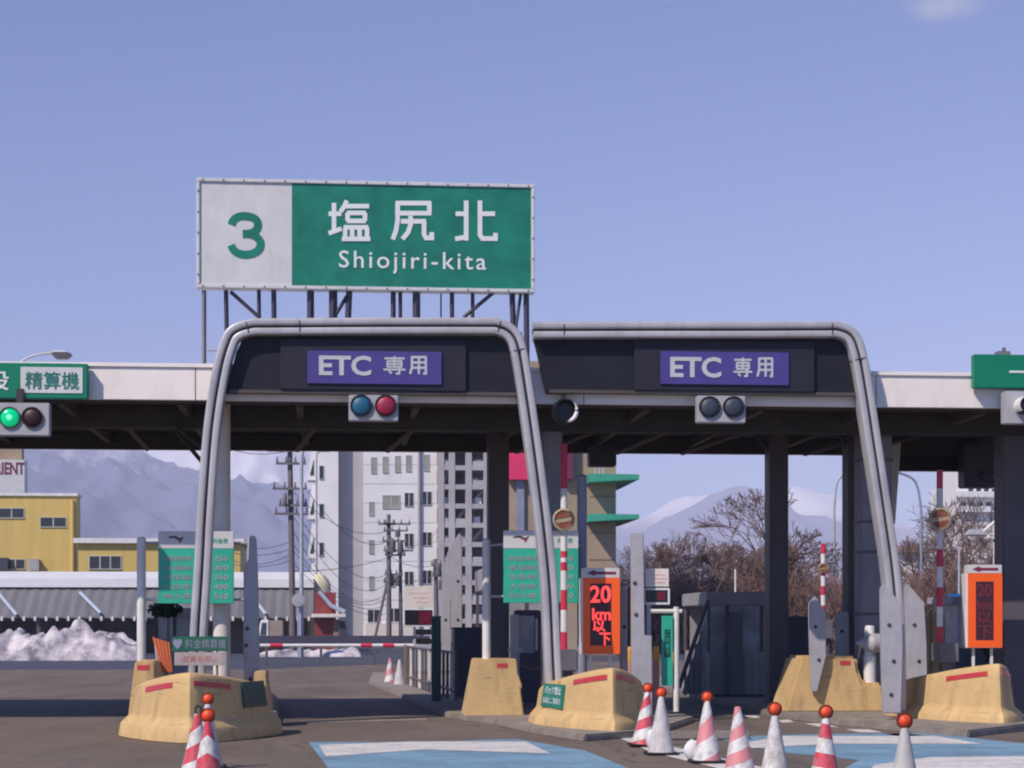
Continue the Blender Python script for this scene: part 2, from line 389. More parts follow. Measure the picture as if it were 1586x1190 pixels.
def text_into(name, s, corners, m, parent, bold=.012, depth=.006, gap=.003, space=1.0):
    """lettering laid on the quad (low left, low right, top right, top left)"""
    c = bpy.data.curves.new('lettering', 'FONT'); c.body = s; c.offset = bold; c.space_character = space; c.resolution_u = 3
    o = bpy.data.objects.new('lettering', c); COL.objects.link(o)
    bpy.context.view_layer.update()
    me = bpy.data.meshes.new_from_object(o.evaluated_get(bpy.context.evaluated_depsgraph_get()))
    bpy.data.objects.remove(o); bpy.data.curves.remove(c)
    xs = [v.co.x for v in me.vertices]; ys = [v.co.y for v in me.vertices]
    x0, x1, y0, y1 = min(xs), max(xs), min(ys), max(ys)
    A, B, C, D = [Vector(q) for q in corners]; nrm = (B - A).cross(D - A).normalized(); base = world_loc(parent)
    for v in me.vertices:
        u, t = (v.co.x - x0) / (x1 - x0), (v.co.y - y0) / (y1 - y0)
        v.co = (A * (1 - u) + B * u) * (1 - t) + (D * (1 - u) + C * u) * t + nrm * (gap + depth) - base
    bm = bmesh.new(); bm.from_mesh(me)
    r = bmesh.ops.extrude_face_region(bm, geom=bm.faces[:])
    for v in [g for g in r['geom'] if isinstance(g, bmesh.types.BMVert)]: v.co -= nrm * depth
    bmesh.ops.recalc_face_normals(bm, faces=bm.faces); bm.to_mesh(me); bm.free()
    me.polygons.foreach_set('use_smooth', [False] * len(me.polygons))
    me.materials.clear(); me.materials.append(m)
    o = bpy.data.objects.new(name, me); COL.objects.link(o); o.parent = parent
    return o
def text_px(name, s, px0, px1, py0, py1, Y, m, parent, bold=.012, depth=.006, space=1.0):
    x0, x1, z0, z1 = rect(px0, px1, py0, py1, Y)
    return text_into(name, s, [(x0, Y, z0), (x1, Y, z0), (x1, Y, z1), (x0, Y, z1)], m, parent, bold, depth, .003, space)
def merge_into(o, others):
    """several strings of one lettering become one mesh"""
    bm = bmesh.new(); bm.from_mesh(o.data)
    for q in others: bm.from_mesh(q.data)
    bm.to_mesh(o.data); bm.free()
    for q in others: bpy.data.objects.remove(q)
    return o

def smooth_path(pts, n=6):
    pts = [Vector(p) for p in pts]; out = []
    for i in range(len(pts) - 1):
        p0, p1, p2, p3 = pts[max(i - 1, 0)], pts[i], pts[i + 1], pts[min(i + 2, len(pts) - 1)]
        for k in range(n):
            t = k / n
            out.append(.5 * (2 * p1 + (p2 - p0) * t + (2 * p0 - 5 * p1 + 4 * p2 - p3) * t * t + (3 * p1 - p0 - 3 * p2 + p3) * t ** 3))
    out.append(pts[-1]); return out
# bold signboard characters drawn stroke by stroke (0..100 across and down the box)
GLYPH = {
 '塩': [[(13, 6), (13, 77)], [(0, 33), (31, 33)], [(0, 82), (31, 70)], [(44, 0), (38, 14), (29, 28)], [(38, 14), (98, 14)], [(44, 31), (90, 31)], [(44, 51), (90, 51)], [(46, 31), (46, 51)], [(88, 31), (88, 51)],
        [(37, 67), (96, 67)], [(40, 67), (40, 96)], [(57, 67), (57, 96)], [(75, 67), (75, 96)], [(93, 67), (93, 96)], [(32, 96), (101, 96)]],
 '尻': [[(9, 5), (97, 5)], [(92, 5), (92, 31)], [(14, 31), (97, 31)], [(14, 5), (14, 50), (10, 76), (2, 99)], [(22, 52), (84, 52)], [(79, 52), (79, 86), (84, 95), (98, 95), (98, 80)], [(46, 38), (46, 60), (40, 80), (26, 98)]],
 '北': [[(1, 33), (32, 33)], [(27, 0), (27, 100)], [(0, 96), (27, 91)], [(61, 0), (61, 86), (67, 95), (99, 95), (99, 81)], [(61, 33), (98, 33)]],
 '専': [[(4, 12), (96, 12)], [(16, 27), (84, 27)], [(16, 43), (84, 43)], [(16, 59), (84, 59)], [(18, 27), (18, 59)], [(82, 27), (82, 59)], [(50, 0), (50, 59)], [(0, 74), (100, 74)], [(72, 62), (72, 96), (56, 96)], [(24, 82), (38, 96)]],
 '用': [[(10, 5), (92, 5)], [(14, 5), (14, 62), (4, 98)], [(88, 5), (88, 96), (74, 96)], [(14, 35), (88, 35)], [(14, 64), (88, 64)], [(51, 5), (51, 99)]],
 '3': [[(8, 26), (15, 14), (30, 7), (50, 6), (70, 10), (81, 19), (82, 31), (74, 41), (60, 46), (40, 47)], [(40, 47), (62, 48), (80, 55), (90, 68), (86, 82), (72, 91), (50, 95), (28, 92), (14, 84), (7, 73)]],
}
def glyph_px(name, ch, px0, px1, py0, py1, Y, m, parent, wpx, depth=.008):
    b = MB(); h = wpx * Y / FPX / 2
    for k, st in enumerate(GLYPH[ch]):
        pts = [at(px0 + (px1 - px0) * x / 100, py0 + (py1 - py0) * y / 100, Y) for x, y in st]
        if ch == '3': pts = smooth_path(pts, 4)
        n = len(pts); L_, R_ = [], []
        for i in range(n):
            d0 = (pts[i] - pts[max(i - 1, 0)]); d1 = (pts[min(i + 1, n - 1)] - pts[i])
            d0 = d0.normalized() if d0.length else d1.normalized(); d1 = d1.normalized() if d1.length else d0
            t_ = (d0 + d1).normalized(); nn = Vector((-t_.z, 0, t_.x)); q = h / max(.5, t_.dot(d0))
            L_.append(pts[i] + nn * q); R_.append(pts[i] - nn * q)
        yf, yb = Y - depth - .0004 * k, Y - .001
        vs = [(p.x, yf, p.z) for p in L_] + [(p.x, yf, p.z) for p in R_] + [(p.x, yb, p.z) for p in L_] + [(p.x, yb, p.z) for p in R_]
        fs = []
        for i in range(n - 1):
            fs += [(i, i + 1, n + i + 1, n + i), (2 * n + i, 3 * n + i, 3 * n + i + 1, 2 * n + i + 1), (i, 2 * n + i, 2 * n + i + 1, i + 1), (n + i, n + i + 1, 3 * n + i + 1, 3 * n + i)]
        fs += [(0, n, 3 * n, 2 * n), (n - 1, 3 * n - 1, 4 * n - 1, 2 * n - 1)]
        b.add(vs, fs)
    return b.build(name, m, parent)

# ================================================================== SETTING
XW, Y0, Y1 = 5200, -40, 9600
def struct(name, b, m, **k):
    o = b.build(name, m, None, **k); o['kind'] = 'structure'; return o
struct('ground', MB().sheet([(-XW, Y0), (XW, Y0), (XW, Y1), (-XW, Y1)], 0), M['asphalt'])
# the damp darker approach road beyond the plaza
struct('road', MB().sheet([(-30, 66), (-3.0, 66), (1.5, 74), (40, 95), (40, 300), (-60, 300), (-60, 66)], .004), M['wetroad'])

def mark(name, pts, m, z=.004, n=1):
    g = [gnd(*p) for p in pts]
    return struct(name, MB().sheet([(q.x, q.y) for q in g], z), m)
mark('road_marking', [(478, 1150), (640, 1150), (800, 1145), (905, 1163), (1010, 1205), (1060, 1260), (560, 1260)], M['road_blue'])
mark('road_marking', [(494, 1155), (640, 1149.5), (660, 1149.5), (815, 1150), (852, 1168), (655, 1162), (505, 1173)], M['road_white'], .008)
mark('road_marking', [(1105, 1143), (1240, 1138), (1420, 1136), (1500, 1143), (1640, 1158), (1740, 1180), (1740, 1260), (1190, 1260), (1330, 1178), (1200, 1165)], M['road_blue'])
mark('road_marking', [(1150, 1152), (1215, 1141), (1450, 1141), (1520, 1153), (1290, 1153), (1165, 1160)], M['road_white'], .008)
mark('road_marking', [(1355, 1186), (1440, 1174), (1600, 1172), (1760, 1192), (1760, 1215), (1340, 1200)], M['road_white'], .008)
mark('road_marking', [(958, 1143), (975, 1141), (1110, 1173), (1230, 1200), (1330, 1230), (1400, 1260), (1330, 1260), (1180, 1207), (1010, 1166)], M['road_white'])
for q in ([(1152, 1108), (1168, 1107), (1178, 1112), (1160, 1113)], [(1205, 1116), (1222, 1115), (1230, 1119), (1212, 1120)],
          [(1245, 1121), (1275, 1121), (1300, 1127), (1268, 1126)], [(1310, 1130), (1345, 1130), (1368, 1135), (1330, 1135)], [(1370, 1137), (1400, 1136), (1432, 1140), (1392, 1141)]):
    mark('road_marking', q, M['road_white'], .004)
mark('road_marking', [(455, 1118), (660, 1113), (662, 1115.5), (450, 1121)], M['kerb'], .004)

# kerbed islands between the lanes
def isl(name, pts, m=M['kerb'], h=.14):
    g = [gnd(*p) if len(p) == 2 else Vector(p) for p in pts]
    return struct(name, MB().slab([(q.x, q.y) for q in g], -.02, h), m, bevel=.025)
isl('kerb', [(-2.3, 25.1, 0), (-1.5, 25.1, 0), (-1.05, 26.5, 0), (-1.0, 30, 0), (-1.15, 36, 0), (-1.6, 42, 0), (-1.95, 46, 0), (-2.9, 46, 0), (-3.3, 38, 0), (-3.15, 28, 0), (-2.9, 26.2, 0)])
isl('kerb', [(905, 1149), (1006, 1141), (4.75, 27.5, 0), (5.4, 29.5, 0), (5.4, 32, 0), (4.4, 40, 0), (4.0, 56, 0), (.9, 58, 0), (571, 1060), (695, 1113), (760, 1122), (830, 1137)], h=.09)
isl('kerb', [(1500, 1143), (1590, 1132), (10.6, 28, 0), (10.8, 40, 0), (10.4, 52, 0), (7.4, 52, 0), (1183, 1108), (1216, 1114), (1300, 1124), (1398, 1134)], h=.10)
struct('kerb', MB().box(4.2, 5.3, 24.9, 25.12, 0, .11), M['kerb'], bevel=.02)

# ---- mountains
def ridge(prof, Y):
    pr = [at(px, py, Y) for px, py in prof]
    def f(x):
        if x <= pr[0].x: return pr[0].z
        for a, b in zip(pr, pr[1:]):
            if x <= b.x: 
                t = (x - a.x) / (b.x - a.x); t = t * t * (3 - 2 * t) * .5 + t * .5; return a.z + (b.z - a.z) * t
        return pr[-1].z
    return f
def mountain(name, prof, Yr, Yf, Yb, nx, ny, m, amp, seed, fs):
    f = ridge(prof, Yr)
    xa, xb = at(prof[0][0], HY, Yr).x, at(prof[-1][0], HY, Yr).x
    b = MB(); vs = []; fcs = []
    for j in range(ny + 1):
        y = Yf + (Yb - Yf) * j / ny
        k = (y - Yf) / (Yr - Yf) if y < Yr else 1 - (y - Yr) / (Yb - Yr)
        for i in range(nx + 1):
            x = xa + (xb - xa) * i / nx
            h = f(x) * (max(k, 0) ** 1.15)
            q = Vector((x * fs + seed, y * fs, seed * .3))
            rn = noise.ridged_multi_fractal(q, .9, 2.1, 6, 1.0, 2.0) - 1.0
            h += amp * rn * min(1, 3 * k * (1.12 - k) + .06) + amp * .25 * noise.fractal(q * 5, 1, 2, 4) * min(1, k * 2)
            q2 = Vector((x * fs * 3.7 + seed, y * fs * 2.2, seed)); h += amp * .42 * (noise.ridged_multi_fractal(q2, .9, 2.1, 4, 1.0, 2.0) - 1.0) * min(1, 3 * k * (1.1 - k) + .1)
            vs.append((x, y, max(h, -5) if k > 0 else -5))
    for j in range(ny):
        for i in range(nx):
            a = j * (nx + 1) + i; fcs.append((a, a + 1, a + nx + 2, a + nx + 1))
    b.add(vs, fcs); o = b.build(name, m, None, smooth=180); o['kind'] = 'structure'; return o
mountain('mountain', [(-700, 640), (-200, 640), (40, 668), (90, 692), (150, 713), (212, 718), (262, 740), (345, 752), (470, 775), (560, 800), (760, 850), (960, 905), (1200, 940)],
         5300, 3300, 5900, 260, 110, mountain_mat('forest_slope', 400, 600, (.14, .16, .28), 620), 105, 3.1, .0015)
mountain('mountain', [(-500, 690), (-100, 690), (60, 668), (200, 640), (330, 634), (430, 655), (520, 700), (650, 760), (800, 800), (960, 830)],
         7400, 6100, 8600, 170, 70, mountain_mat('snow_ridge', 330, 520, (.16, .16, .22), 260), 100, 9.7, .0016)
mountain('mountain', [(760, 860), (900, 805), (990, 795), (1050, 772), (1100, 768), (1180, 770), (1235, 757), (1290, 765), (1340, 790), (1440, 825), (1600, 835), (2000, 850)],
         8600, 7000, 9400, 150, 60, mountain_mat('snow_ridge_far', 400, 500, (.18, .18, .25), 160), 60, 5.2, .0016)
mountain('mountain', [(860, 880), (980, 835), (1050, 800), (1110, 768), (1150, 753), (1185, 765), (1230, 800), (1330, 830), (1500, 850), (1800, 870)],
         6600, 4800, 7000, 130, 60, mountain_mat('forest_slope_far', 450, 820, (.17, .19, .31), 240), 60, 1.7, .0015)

# ================================================================== TOLL CANOPY
YF, YB = 28.8, 36.0
zf0, zf1 = at(240, 619.5, YF).z, at(240, 563, YF).z
XL, XR = -17.0, 17.0
can = thing('toll_canopy', (2.5, 32, 0), 'long flat toll gate roof with pinkish white fascia and dark underside on thick columns', 'toll canopy')
f = MB()
xs = [XL, at(303, 590, YF).x, 3.6, at(1345, 590, YF).x + .12, XR]
for a, b in zip(xs, xs[1:]):
    f.box(a + .006, b - .006, YF, YF + .10, zf0, zf1 - .06)
f.box(XL - .05, XR + .05, YF - .03, YF + .16, zf1 - .058, zf1)
f.build('fascia', M['fascia'], can, bevel=.006)
box(can, 'roof_deck', M['signwhite'], XL, XR, YF + .165, YB, zf1 - .18, zf1 - .03)
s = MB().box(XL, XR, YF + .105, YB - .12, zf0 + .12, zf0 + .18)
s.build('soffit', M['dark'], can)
g = MB()
g.box(XL, XR, YF + .11, YF + .32, zf0 - .02, zf0 + .118)
g.box(XL, XR, YF + 1.9, YF + 2.08, zf0 - .22, zf0 + .118)
g.box(XL, XR, YB - .9, YB - .72, zf0 - .16, zf0 + .118)
g.box(XL, XR, YB - .115, YB, zf0 - .10, zf1 - .03)
g.build('girder', M['dark'], can, bevel=.01)
g = MB()
x = XL + .6
while x < XR:
    g.box(x - .05, x + .05, YF + .33, YF + 1.89, zf0 - .06, zf0 + .117)
    g.box(x - .05, x + .05, YF + 2.09, YB - .91, zf0 - .06, zf0 + .117)
    x += 1.75
g.build('joist', M['beam'], can)
for px, dx in ((170, .10), (490, -.5), (650, -.55), (905, -.9), (945, -.8), (1060, -.7), (1190, -.9), (1400, -.9), (1475, -.9)):
    a = at(px + 12, 655, YF + 2.0)
    p0 = Vector((a.x, YF + 1.9, zf0 - .03)); p1 = Vector((a.x + dx, YB - 1.6, zf0 - .22))
    P(can, 'diagonal_brace', M['beam'], lambda b: b.tube([p0, p1], .045, 6))
zs = zf0 + .115
def column(px0, px1, Y, m, round_=True, ztop=None, bands=()):
    x0, x1, _, _ = rect(px0, px1, 700, 710, Y); r = (x1 - x0) / 2; c = (x0 + x1) / 2
    zt = ztop or zs
    b = MB()
    if round_: b.lathe([(r, .1), (r, zt)], (c, Y, 0), 24)
    else: b.box(c - r, c + r, Y - .22, Y + .22, .1, zt)
    o = b.build('column', m, can, smooth=30, bevel=0 if round_ else .02)
    for py in bands:
        z = at((px0 + px1) / 2, py, Y - .22).z
        if round_: MB().lathe([(r + .012, z - .03), (r + .012, z + .03)], (c, Y, 0), 24).build('band', M['columnd'], o, smooth=30)
        else: MB().box(c - r - .01, c + r + .01, Y - .235, Y + .235, z - .025, z + .025).build('band', M['columnd'], o)
    return o
column(330, 357, 30.35, M['columnw'])
column(755, 787, 34.0, M['columnd'], False)
column(840, 869, 31.0, M['column'], False)
column(1188, 1217, 34.0, M['columnd'], False)
column(1309, 1329, 32.3, M['columnd'], False)
column(1328, 1376, 31.3, M['column'], False, None, (712, 808, 855, 951))
column(1546, 1590, 31.0, M['columnd'], False, None, (735, 786, 836, 917, 969))
for px, py, qx, qy, Y in ((262, 655, 318, 722, 31.6), (268, 657, 330, 708, 30.6), (1156, 654, 1192, 700, 33.9), (1286, 654, 1312, 690, 32.2)):
    a, b_ = at(px, py, Y), at(qx, qy, Y)
    P(can, 'knee_brace', M['dark'], lambda b: b.tube([(a.x, a.y, a.z), (b_.x, b_.y, b_.z)], .04, 6))

# things hung under the back edge
def hang(name, px0, px1, py0, py1, Y, dep, label, cat, m):
    x0, x1, z0, z1 = rect(px0, px1, py0, py1, Y)
    t = thing(name, ((x0 + x1) / 2, Y, z0), label, cat)
    box(t, 'case', m, x0, x1, Y, Y + dep, z0, z1 - .06, bevel=.02)
    for q in (x0 + .1, x1 - .18): box(t, 'bracket', M['dark'], q, q + .08, Y + .05, Y + .13, z1 - .06, zf0 + .11)
    return t, (x0, x1, z0, z1)
hang('sign_box', 1386, 1494, 684, 729, 35.2, .3, 'wide dark sign box hung under the canopy behind the tall striped boom', 'sign box', M['header'])
t, q = hang('equipment_box', 1494, 1545, 680, 755, 34.6, .4, 'black lane camera housing hanging beside the far right column', 'camera', M['navy'])
P(t, 'lens', M['sigdark'], lambda b: b.lathe([(.09, 0), (.09, .08), (.06, .1)], ((q[0] + q[1]) / 2 + .05, 34.6, q[2] + .2), 16, 'y'))
hang('equipment_box', 913, 955, 684, 722, 34.8, .35, 'black box hung under the canopy beside the tan tower', 'equipment box', M['navy'])
P(can, 'end_post', M['white'], lambda b: b.frustum((*[at(1374, 800, 34.5).x, at(1384, 800, 34.5).x], 34.4, 34.7), (*[at(1364, 680, 34.5).x, at(1393, 680, 34.5).x], 34.4, 34.7), at(1380, 812, 34.5).z, zf0))  # tapered brace; its white stands for the sunlit side

# ================================================================== ROOF SIGN
YS = 29.6
x0, x1, z0, z1 = rect(304, 828, 281, 450, YS)
rs = thing('roof_sign', ((x0 + x1) / 2, YS, zf1), 'big white and green name board reading 3 and 塩尻北 Shiojiri-kita standing above the toll roof', 'sign')
ft = .055
b = MB(); b.box(x0, x1, YS - .03, YS + .22, z0, z0 + ft).box(x0, x1, YS - .03, YS + .22, z1 - ft, z1)
b.box(x0, x0 + ft, YS - .03, YS + .22, z0 + ft, z1 - ft).box(x1 - ft, x1, YS - .03, YS + .22, z0 + ft, z1 - ft)
fr = b.build('frame', M['signwhite'], rs, bevel=.008)
b = MB()
for i in range(17):
    xx = x0 + .1 + (x1 - x0 - .2) * i / 16
    for zz in (z0 + ft / 2, z1 - ft / 2): b.box(xx - .008, xx + .008, YS - .04, YS - .031, zz - .012, zz + .012)
for i in range(5):
    zz = z0 + .2 + (z1 - z0 - .4) * i / 4
    for xx in (x0 + ft / 2, x1 - ft / 2): b.box(xx - .008, xx + .008, YS - .04, YS - .031, zz - .012, zz + .012)
b.build('bolt', M['bolt'], fr)
xm = at(452, 360, YS).x
pw = box(rs, 'white_panel', M['signwhite'], x0 + ft, xm, YS, YS + .15, z0 + ft, z1 - ft)
pg = box(rs, 'green_panel', M['green'], xm + .002, x1 - ft, YS - .004, YS + .15, z0 + ft, z1 - ft)
glyph_px('numeral', '3', 354, 409, 331, 398, YS, M['green'], pw, 12)
a = glyph_px('lettering', '塩', 509, 573, 311, 373, YS - .004, M['letters'], pg, 7.0)
merge_into(a, [glyph_px('lettering', '尻', 607, 670, 312, 372, YS - .004, M['letters'], pg, 7.2),
               glyph_px('lettering', '北', 705, 768, 311, 373, YS - .004, M['letters'], pg, 7.2),
               text_px('lettering', 'Shiojiri-kita', 525, 753, 390, 425, YS - .004, M['letters'], pg, .006, .006, 1.22)])
def leg(px0, py0, px1, py1, w, Y=YS + .12, m=M['navy']):
    a, c = at(px0, py0, Y), at(px1, py1, Y); k = w * YS / FPX / 2
    P(rs, 'strut', m, lambda b: b.tube([(c.x, Y, max(c.z, zf1 - .03)), (a.x, Y, a.z)], k, 4 if w > 5 else 8))
for q in ((350, 450, 352, 565, 7), (401, 450, 402, 565, 6), (424, 450, 425, 565, 8), (481, 450, 481, 565, 11), (516, 450, 516, 565, 13), (541, 450, 536, 565, 10), (540, 455, 512, 500, 6),
          (609, 450, 609, 565, 8), (620, 450, 620, 565, 6), (645, 450, 645, 565, 12), (700, 450, 700, 565, 7), (732, 450, 732, 565, 6), (793, 450, 797, 565, 9), (807, 452, 798, 515, 5), (815, 450, 816, 565, 9),
          (357, 452, 402, 492, 6), (766, 452, 718, 492, 6)):
    leg(*q)
leg(316, 450, 316, 563, 7, YS + .05, M['column'])
leg(683, 440, 683, 565, 2.5, YS + .30, M['navy'])
leg(806, 515, 806, 565, 6, YS + .16, M['steel'])
P(rs, 'rail', M['steel'], lambda b: b.tube([at(316, 543, YS + .05), at(352, 543, YS + .05)], .012, 6))
P(rs, 'base_plate', M['dark'], lambda b: b.box(at(308, 560, YS).x, at(330, 560, YS).x, YS - .1, YS + .2, zf1 + .003, zf1 + .035))

# ================================================================== GANTRY ARCHES
YA = 28.5
def sweep(b, path, off, w, y0, y1, rad=.03):
    """a rounded bar following a path in a plane of constant Y"""
    h = w / 2; rr = min(rad, h * .95); prof = []
    for cx_, cy_, a0 in ((h - rr, y0 + rr, -90), (h - rr, y1 - rr, 0), (-h + rr, y1 - rr, 90), (-h + rr, y0 + rr, 180)):
        for k in range(4):
            t = R(a0 + 30 * k); prof.append((cx_ + rr * math.cos(t), cy_ + rr * math.sin(t)))
    n = len(prof); vs = []; fs = []
    for i, p in enumerate(path):
        d = path[min(i + 1, len(path) - 1)] - path[max(i - 1, 0)]; d.normalize(); nn = Vector((-d.z, 0, d.x))
        for q, y in prof: vs.append((p.x + nn.x * (off + q), y, p.z + nn.z * (off + q)))
    for i in range(len(path) - 1):
        for k in range(n): fs.append((i * n + k, i * n + (k + 1) % n, (i + 1) * n + (k + 1) % n, (i + 1) * n + k))
    fs.append(tuple(range(n - 1, -1, -1))); fs.append(tuple(range((len(path) - 1) * n, len(path) * n)))
    b.add(vs, fs)
def arch(name, pxpath, panel, disp, sub, etc, sen, label, seams):
    pth = smooth_path([at(px, py, YA) for px, py in pxpath])
    a = pth[0]
    t = thing(name, ((pth[0].x + pth[-1].x) / 2, YA, 0), label, 'toll arch', 'arches over the ETC lanes')
    b = MB(); sweep(b, pth, .069, .104, YA - .06, YA + .26, .03); b.build('outer_tube', M['arch'], t, smooth=50)
    b = MB(); sweep(b, pth, -.069, .104, YA - .06, YA + .26, .03); b.build('inner_tube', M['arch'], t, smooth=50)
    b = MB(); sweep(b, pth, 0, .06, YA - .02, YA + .24, .005); b.build('seam', M['archdark'], t, smooth=50)
    b = MB()
    for i in seams:
        p, q = pth[i], pth[i + 1]
        d = (q - p).normalized(); sweep(b, [p, p + d * .018], 0, .25, YA - .063, YA + .262, .05)
    b.build('joint_line', M['archdark'], t, smooth=50)
    # dark header wall between the legs
    pp = [at(px, py, YA + .12) for px, py in panel]
    hd = MB().prism_xz([(p.x, p.z) for p in pp], YA + .12, YA + .25).build('header_panel', M['header'], t)
    x0, x1, z0, z1 = rect(*sub, YA + .06)
    MB().box(x0, x1, YA + .06, YA + .118, z0, z1).build('sign_case', M['header2'], t, bevel=.01)
    x0, x1, z0, z1 = rect(*disp, YA + .03)
    dp = MB().box(x0, x1, YA + .03, YA + .058, z0, z1).build('display', M['purple'], t, bevel=.004)
    l = text_px('lettering', 'ETC', *etc, YA + .03, M['displetter'], dp, .028)
    merge_into(l, [glyph_px('lettering', '専', *sen[0], YA + .03, M['displetter'], dp, 3.2, .005), glyph_px('lettering', '用', *sen[1], YA + .03, M['displetter'], dp, 3.6, .005)])
    x0, x1, z0, z1 = rect(panel[0][0], panel[1][0], 606, 611, YA + .1)
    MB().box(x0 + .05, x1 - .05, YA + .09, YA + .24, z0, z1).build('lower_rail', M['beam'], t)
    return t
arch('lane_arch', [(303, 1110), (307, 985), (313, 890), (319, 780), (328, 665), (341, 580), (354, 532), (366, 515), (392, 507), (420, 506.5), (580, 505.5), (745, 505.5), (772, 507), (792, 518), (803, 542), (813, 600), (826, 690), (840, 800), (851, 910), (857, 1040), (862, 1105)],
     [(350, 609), (818, 609), (800, 545), (782, 521), (378, 521), (366, 545)], (476, 684, 544, 595), (434, 722, 527, 605), (494, 575, 551, 582), ((594, 628, 552, 580), (634, 663, 552, 580)),
     'grey aluminium arch with rounded corners standing beneath the big roof name board', (56, 72, 84, 46))
arch('lane_arch', [(826, 512), (1000, 511.5), (1150, 511.5), (1270, 511), (1300, 512), (1320, 524), (1331, 556), (1341, 612), (1353, 690), (1368, 790), (1382, 890), (1389, 985), (1390, 1100)],
     [(846, 609), (1338, 609), (1326, 556), (1314, 523), (826, 523), (832, 545)], (1023, 1222, 545, 596), (982, 1262, 528, 606), (1038, 1117, 553, 585), ((1136, 1165, 554, 584), (1172, 1199, 554, 584)),
     'grey aluminium arch with a single leg, its left end open beside the other arch', (2, 20, 36))
# sun-struck end of the lower rail of the left arch
# ================================================================== SIGNALS UNDER THE CANOPY
def signal(px0, px1, py0, py1, Y, lamps, label, hood=False):
    x0, x1, z0, z1 = rect(px0, px1, py0, py1, Y)
    t = thing('lane_signal', ((x0 + x1) / 2, Y, z0), label, 'traffic signal', 'signals above the lanes')
    box(t, 'housing', M['sigbox'], x0, x1, Y, Y + .18, z0, z1, bevel=.012)
    P(t, 'hanger', M['dark'], lambda b: b.box((x0 + x1) / 2 - .05, (x0 + x1) / 2 + .05, Y + .06, Y + .14, z1 + .002, zf0 + .117))
    for px, py, r, m, hd in lamps:
        c = at(px, py, Y); rr = r * Y / FPX
        o = P(t, 'lamp', M[m], lambda b: b.lathe([(rr, -.004), (rr, .012), (rr * .8, .035), (rr * .4, .05), (.004, .054)], (c.x, Y, c.z), 24, 'y'), smooth=60)
        ring = MB(); n = 26
        for i in range(n + 1):
            pass
        dep = .26 if hd else .035
        vs = []; fs = []; seg = 24
        for k in range(seg + 1):
            an = R(-40 + 260 * k / seg) if hd else R(360 * k / seg)
            for q, y in ((rr + .008, Y - .001), (rr + .02, Y - .001), (rr + .02, Y - dep), (rr + .008, Y - dep)):
                vs.append((c.x + q * math.cos(an), y, c.z + q * math.sin(an)))
        for k in range(seg):
            for j in range(4): fs.append((k * 4 + j, k * 4 + (j + 1) % 4, (k + 1) * 4 + (j + 1) % 4, (k + 1) * 4 + j))
        ring.add(vs, fs); ring.build('hood', M['blacklens' if not hd else 'white'], o, smooth=40)
        if m == 'siggreen':
            P(t, 'glow_core', M['sigcore'], lambda b: b.lathe([(rr * .3, .05), (rr * .2, .062), (.003, .066)], (c.x, Y, c.z), 16, 'y'), smooth=60)
signal(-18, 77, 624, 675, 28.5, [(15, 647, 14, 'siggreen', 0), (50, 647, 14, 'sigdred', 0)], 'signal with its green lamp lit, under the sign for the payment machine lane')
signal(540, 617, 612, 652, 28.4, [(559.5, 629, 15, 'sigblue', 0), (597.5, 629, 15, 'sigred', 0)], 'signal with a blue and a red lens under the left arch')
signal(1080, 1155, 613, 655, 28.4, [(1099, 631, 15, 'sigdark', 0), (1136, 631, 15, 'sigdark', 0)], 'unlit signal with two dark lenses under the right arch')
signal(1556, 1640, 606, 657, 28.5, [(1584, 630, 13, 'sigdark', 1), (1618, 630, 13, 'sigdark', 1)], 'hooded signal at the right edge under the green lane sign')

# round floodlight beside the left arch
c = at(874, 638, 28.6)
t = thing('floodlight', (c.x, 28.6, c.z), 'round black floodlight with a white crescent for its sunlit edge hung between the two arches', 'floodlight')
P(t, 'bowl', M['blacklens'], lambda b: b.lathe([(.17, -.02), (.19, .02), (.19, .1), (.16, .2), (.155, .2), (.13, .05)], (c.x, 28.6, c.z), 28, 'y'), smooth=40)
P(t, 'rim', M['white'], lambda b: b.tube([(c.x + .165 * math.cos(R(a)), 28.42, c.z + .165 * math.sin(R(a))) for a in range(-85, 46, 10)], [.008, .016, .022, .026, .03, .032, .032, .03, .028, .026, .02, .016, .012, .008], 8), smooth=60)  # white crescent painted as the sunlit right edge of the bowl
P(t, 'bracket', M['dark'], lambda b: b.box(c.x - .03, c.x + .03, 28.62, 28.70, c.z + .1, zf0 + .117))

# green lane signs on the fascia
def lane_sign(px0, px1, py0, py1, label, draw):
    Y = YF - .2
    x0, x1, z0, z1 = rect(px0, px1, py0, py1, Y)
    t = thing('lane_sign', ((x0 + x1) / 2, Y, z0), label, 'sign', 'green lane signs on the fascia')
    bd = box(t, 'board', M['lanegreen'], x0, x1, Y, Y + .16, z0, z1, bevel=.012)
    for q in (x0 + .2, x1 - .28): box(t, 'bracket', M['dark'], q, q + .08, Y + .161, YF - .001, z0 + .1, z1 - .1)
    draw(t, bd, Y)
def left_sign(t, bd, Y):
    x0, x1, z0, z1 = rect(32, 128, 569, 609, Y - .006)
    pl = box(t, 'white_plate', M['signwhite'], x0, x1, Y - .012, Y - .001, z0, z1)
    text_px('lettering', '精算機', 39, 122, 576, 603, Y - .012, M['green'], pl, .004)
    text_px('lettering', '一般', -70, 14, 574, 605, Y, M['letters'], bd, .012)
lane_sign(-120, 136, 562, 617, 'green sign with a white plate reading 精算機 on the fascia at left', left_sign)
lane_sign(1509, 1720, 550, 602, 'green sign reading 一般 on the fascia at the right edge', lambda t, bd, Y: text_px('lettering', '一般', 1563, 1660, 562, 592, Y, M['letters'], bd, .012))

